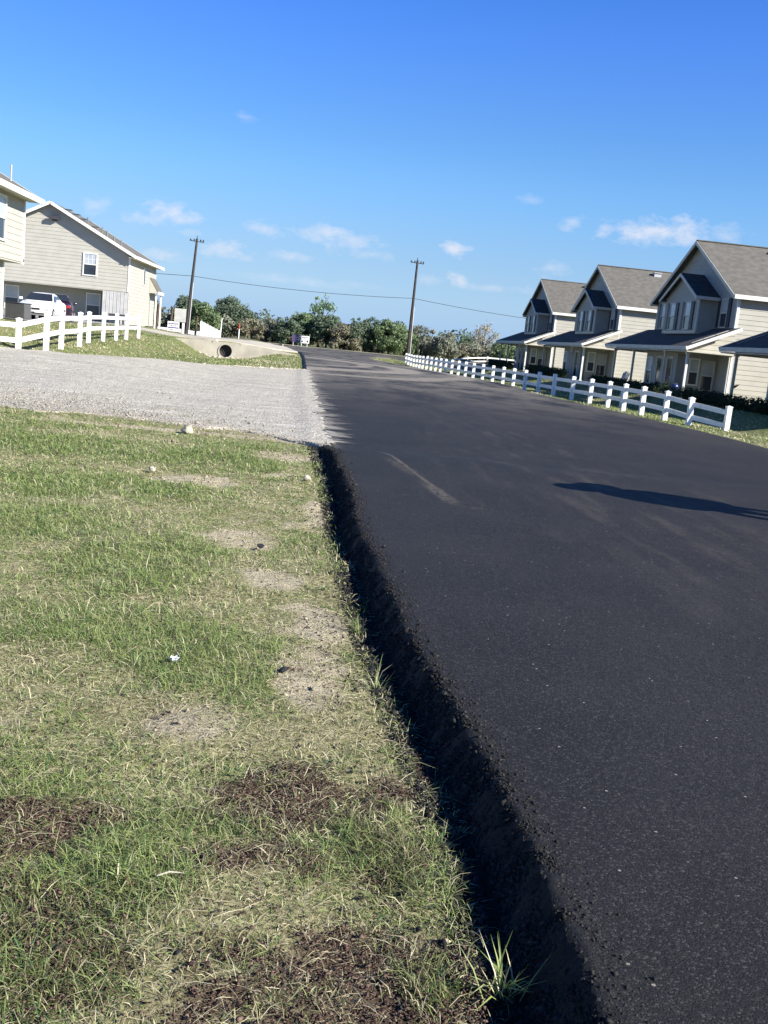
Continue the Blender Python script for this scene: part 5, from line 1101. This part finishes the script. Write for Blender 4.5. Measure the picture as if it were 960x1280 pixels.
# ------------------------------------------------------------------ unseen people, shaped and added to cast the shadow on the road
def skin_mesh(name, verts, edges, radii, m_, parent, sub=2, root=0):
    me = bpy.data.meshes.new(name); me.from_pydata(verts, edges, []); o = bpy.data.objects.new(name, me); C.objects.link(o); o.parent = parent; me.materials.append(m_)
    md = o.modifiers.new('skin', 'SKIN'); md.use_smooth_shade = True
    for i, rr4 in enumerate(radii): me.skin_vertices[0].data[i].radius = rr4 if isinstance(rr4, tuple) else (rr4, rr4)
    for i in range(len(verts)): me.skin_vertices[0].data[i].use_root = (i == root)
    s_ = o.modifiers.new('sub', 'SUBSURF'); s_.levels = sub; s_.render_levels = sub; return o
pr_ = thing('person', 'taller person in a wide coat, jeans and brimmed hat, standing on the asphalt', 'person', (5.80, 9.56, .125), R(57))
v = [(0,0,.98),(0,0,1.15),(0,.01,1.32),(0,.015,1.44),(0,0,1.53),(0,-.01,1.66),(0,-.01,1.75)]; e = [(0,1),(1,2),(2,3),(3,4),(4,5),(5,6)]; ra = [(.135,.10),(.125,.095),(.15,.105),(.10,.08),.052,(.078,.095),(.055,.065)]
def chain(pts, rs, frm):
    p = frm
    for q, rr5 in zip(pts, rs): v.append(q); ra.append(rr5); e.append((p, len(v) - 1)); p = len(v) - 1
    return p
for q in (-1, 1):
    chain([(q*.09,0,.90),(q*.15,.0,.70),(q*.18,-.01,.48),(q*.19,.01,.26),(q*.19,.02,.09)], [.092,.082,.058,.052,.040], 0); last = len(v) - 1
    chain([(q*.185,-.06,.05),(q*.19,-.15,.035)], [.040,.030], last)
    w1 = chain([(q*.20,.01,1.42),(q*.30,.03,1.27),(q*.33,.02,1.12),(q*.26,-.08,1.06),(q*.21,-.15,1.05),(q*.18,-.19,1.045)], [.062,.052,.040,.034,.026,(.020,.034)], 3)
    for k, (dy, l_) in enumerate(((-.034,.078),(-.012,.088),(.011,.083),(.032,.066))):
        chain([(q*.165, -.205, 1.045 + dy), (q*.155 - q*l_*.35, -.215, 1.04 + dy), (q*.15 - q*l_*.7, -.205, 1.03 + dy)], [.010,.009,.0075], w1)
    chain([(q*.19,-.20,1.085),(q*.175,-.215,1.11),(q*.155,-.215,1.125)], [.011,.010,.008], w1 - 1)
body = skin_mesh('body', v, e, ra, M['skin'], pr_)
# clothes as shells with clean hems, coat widened to broaden the shadow
skin_mesh('coat', [(0,0,.86),(0,0,1.15),(0,.01,1.33),(0,.015,1.44),(-.20,.01,1.42),(-.33,.035,1.22),(.20,.01,1.42),(.33,.035,1.22),(0,.0,1.60)], [(0,1),(1,2),(2,3),(3,4),(4,5),(3,6),(6,7),(3,8)], [(.40,.15),(.45,.16),(.40,.15),(.22,.12),.10,.10,.10,.10,.135], M['shirt'], pr_)
skin_mesh('jeans', [(0,0,.97)] + [(q*a, b, c_) for q in (-1, 1) for a, b, c_ in ((.09,0,.88),(.15,0,.70),(.18,-.01,.48),(.19,.01,.26),(.19,.02,.10))], [(0,1),(1,2),(2,3),(3,4),(4,5),(0,6),(6,7),(7,8),(8,9),(9,10)], [(.15,.115),.105,.096,.074,.068,.062,.105,.096,.074,.068,.062], M['denim'], pr_)
for q in (-1, 1): skin_mesh('shoe', [(q*.19,.05,.045),(q*.185,-.06,.045),(q*.19,-.19,.035)], [(0,1),(1,2)], [.044,.048,.036], M['shoe'], pr_)
def ell_part(name, c_, s_, m_, parent=pr_, cut=None):
    bm = bmesh.new(); bmesh.ops.create_uvsphere(bm, u_segments=20, v_segments=14, radius=1)
    for v_ in bm.verts: v_.co = Vector((v_.co.x * s_[0] + c_[0], v_.co.y * s_[1] + c_[1], v_.co.z * s_[2] + c_[2]))
    if cut: bmesh.ops.delete(bm, geom=[v_ for v_ in bm.verts if cut(v_.co)], context='VERTS')
    me = bpy.data.meshes.new(name); bm.to_mesh(me); bm.free(); me.shade_smooth(); me.materials.append(m_); o = bpy.data.objects.new(name, me); C.objects.link(o); o.parent = parent; return o
ell_part('hair', (0, .012, 1.70), (.092, .112, .10), M['hair'], cut=lambda c_: c_.y < -.045 and c_.z < 1.745)
for q in (-1, 1): ell_part('ear', (q * .083, .0, 1.665), (.012, .022, .032), M['skin']); ell_part('eye', (q * .032, -.098, 1.685), (.013, .009, .008), M['vinyl'])
ell_part('nose', (0, -.112, 1.655), (.013, .018, .024), M['skin']); ell_part('mouth', (0, -.100, 1.617), (.026, .008, .006), M['tail_red'])

bm = bmesh.new(); prof = [(0, 1.865), (.07, 1.86), (.10, 1.83), (.108, 1.765), (.16, 1.755), (.29, 1.765), (.29, 1.755), (.16, 1.744), (.10, 1.742)]; ns_ = 28  # hat added, brim widened to thicken the head of the shadow
vv = [[bm.verts.new((max(a, .001) * math.cos(2*math.pi*k/ns_), max(a, .001) * math.sin(2*math.pi*k/ns_), z)) for k in range(ns_)] for a, z in prof]
for r0_, r1_ in zip(vv, vv[1:]):
    for k in range(ns_): bm.faces.new((r0_[k], r0_[(k+1) % ns_], r1_[(k+1) % ns_], r1_[k]))
me = bpy.data.meshes.new('hat'); bm.to_mesh(me); bm.free(); me.shade_smooth(); me.materials.append(M['wood_brown']); o = bpy.data.objects.new('hat', me); C.objects.link(o); o.parent = pr_

p2_ = copy_tree(pr_); p2_.location = (5.98, 9.86, .125); p2_.rotation_euler.z = R(48); p2_.scale = (.96, .96, .96)  # second unseen person, added to widen the cast shadow
p2_['label'] = 'slightly shorter person in coat and hat, standing close behind the taller one'
for o in (pr_, p2_): o['group'] = 'two unseen people standing together to cast the road shadow'
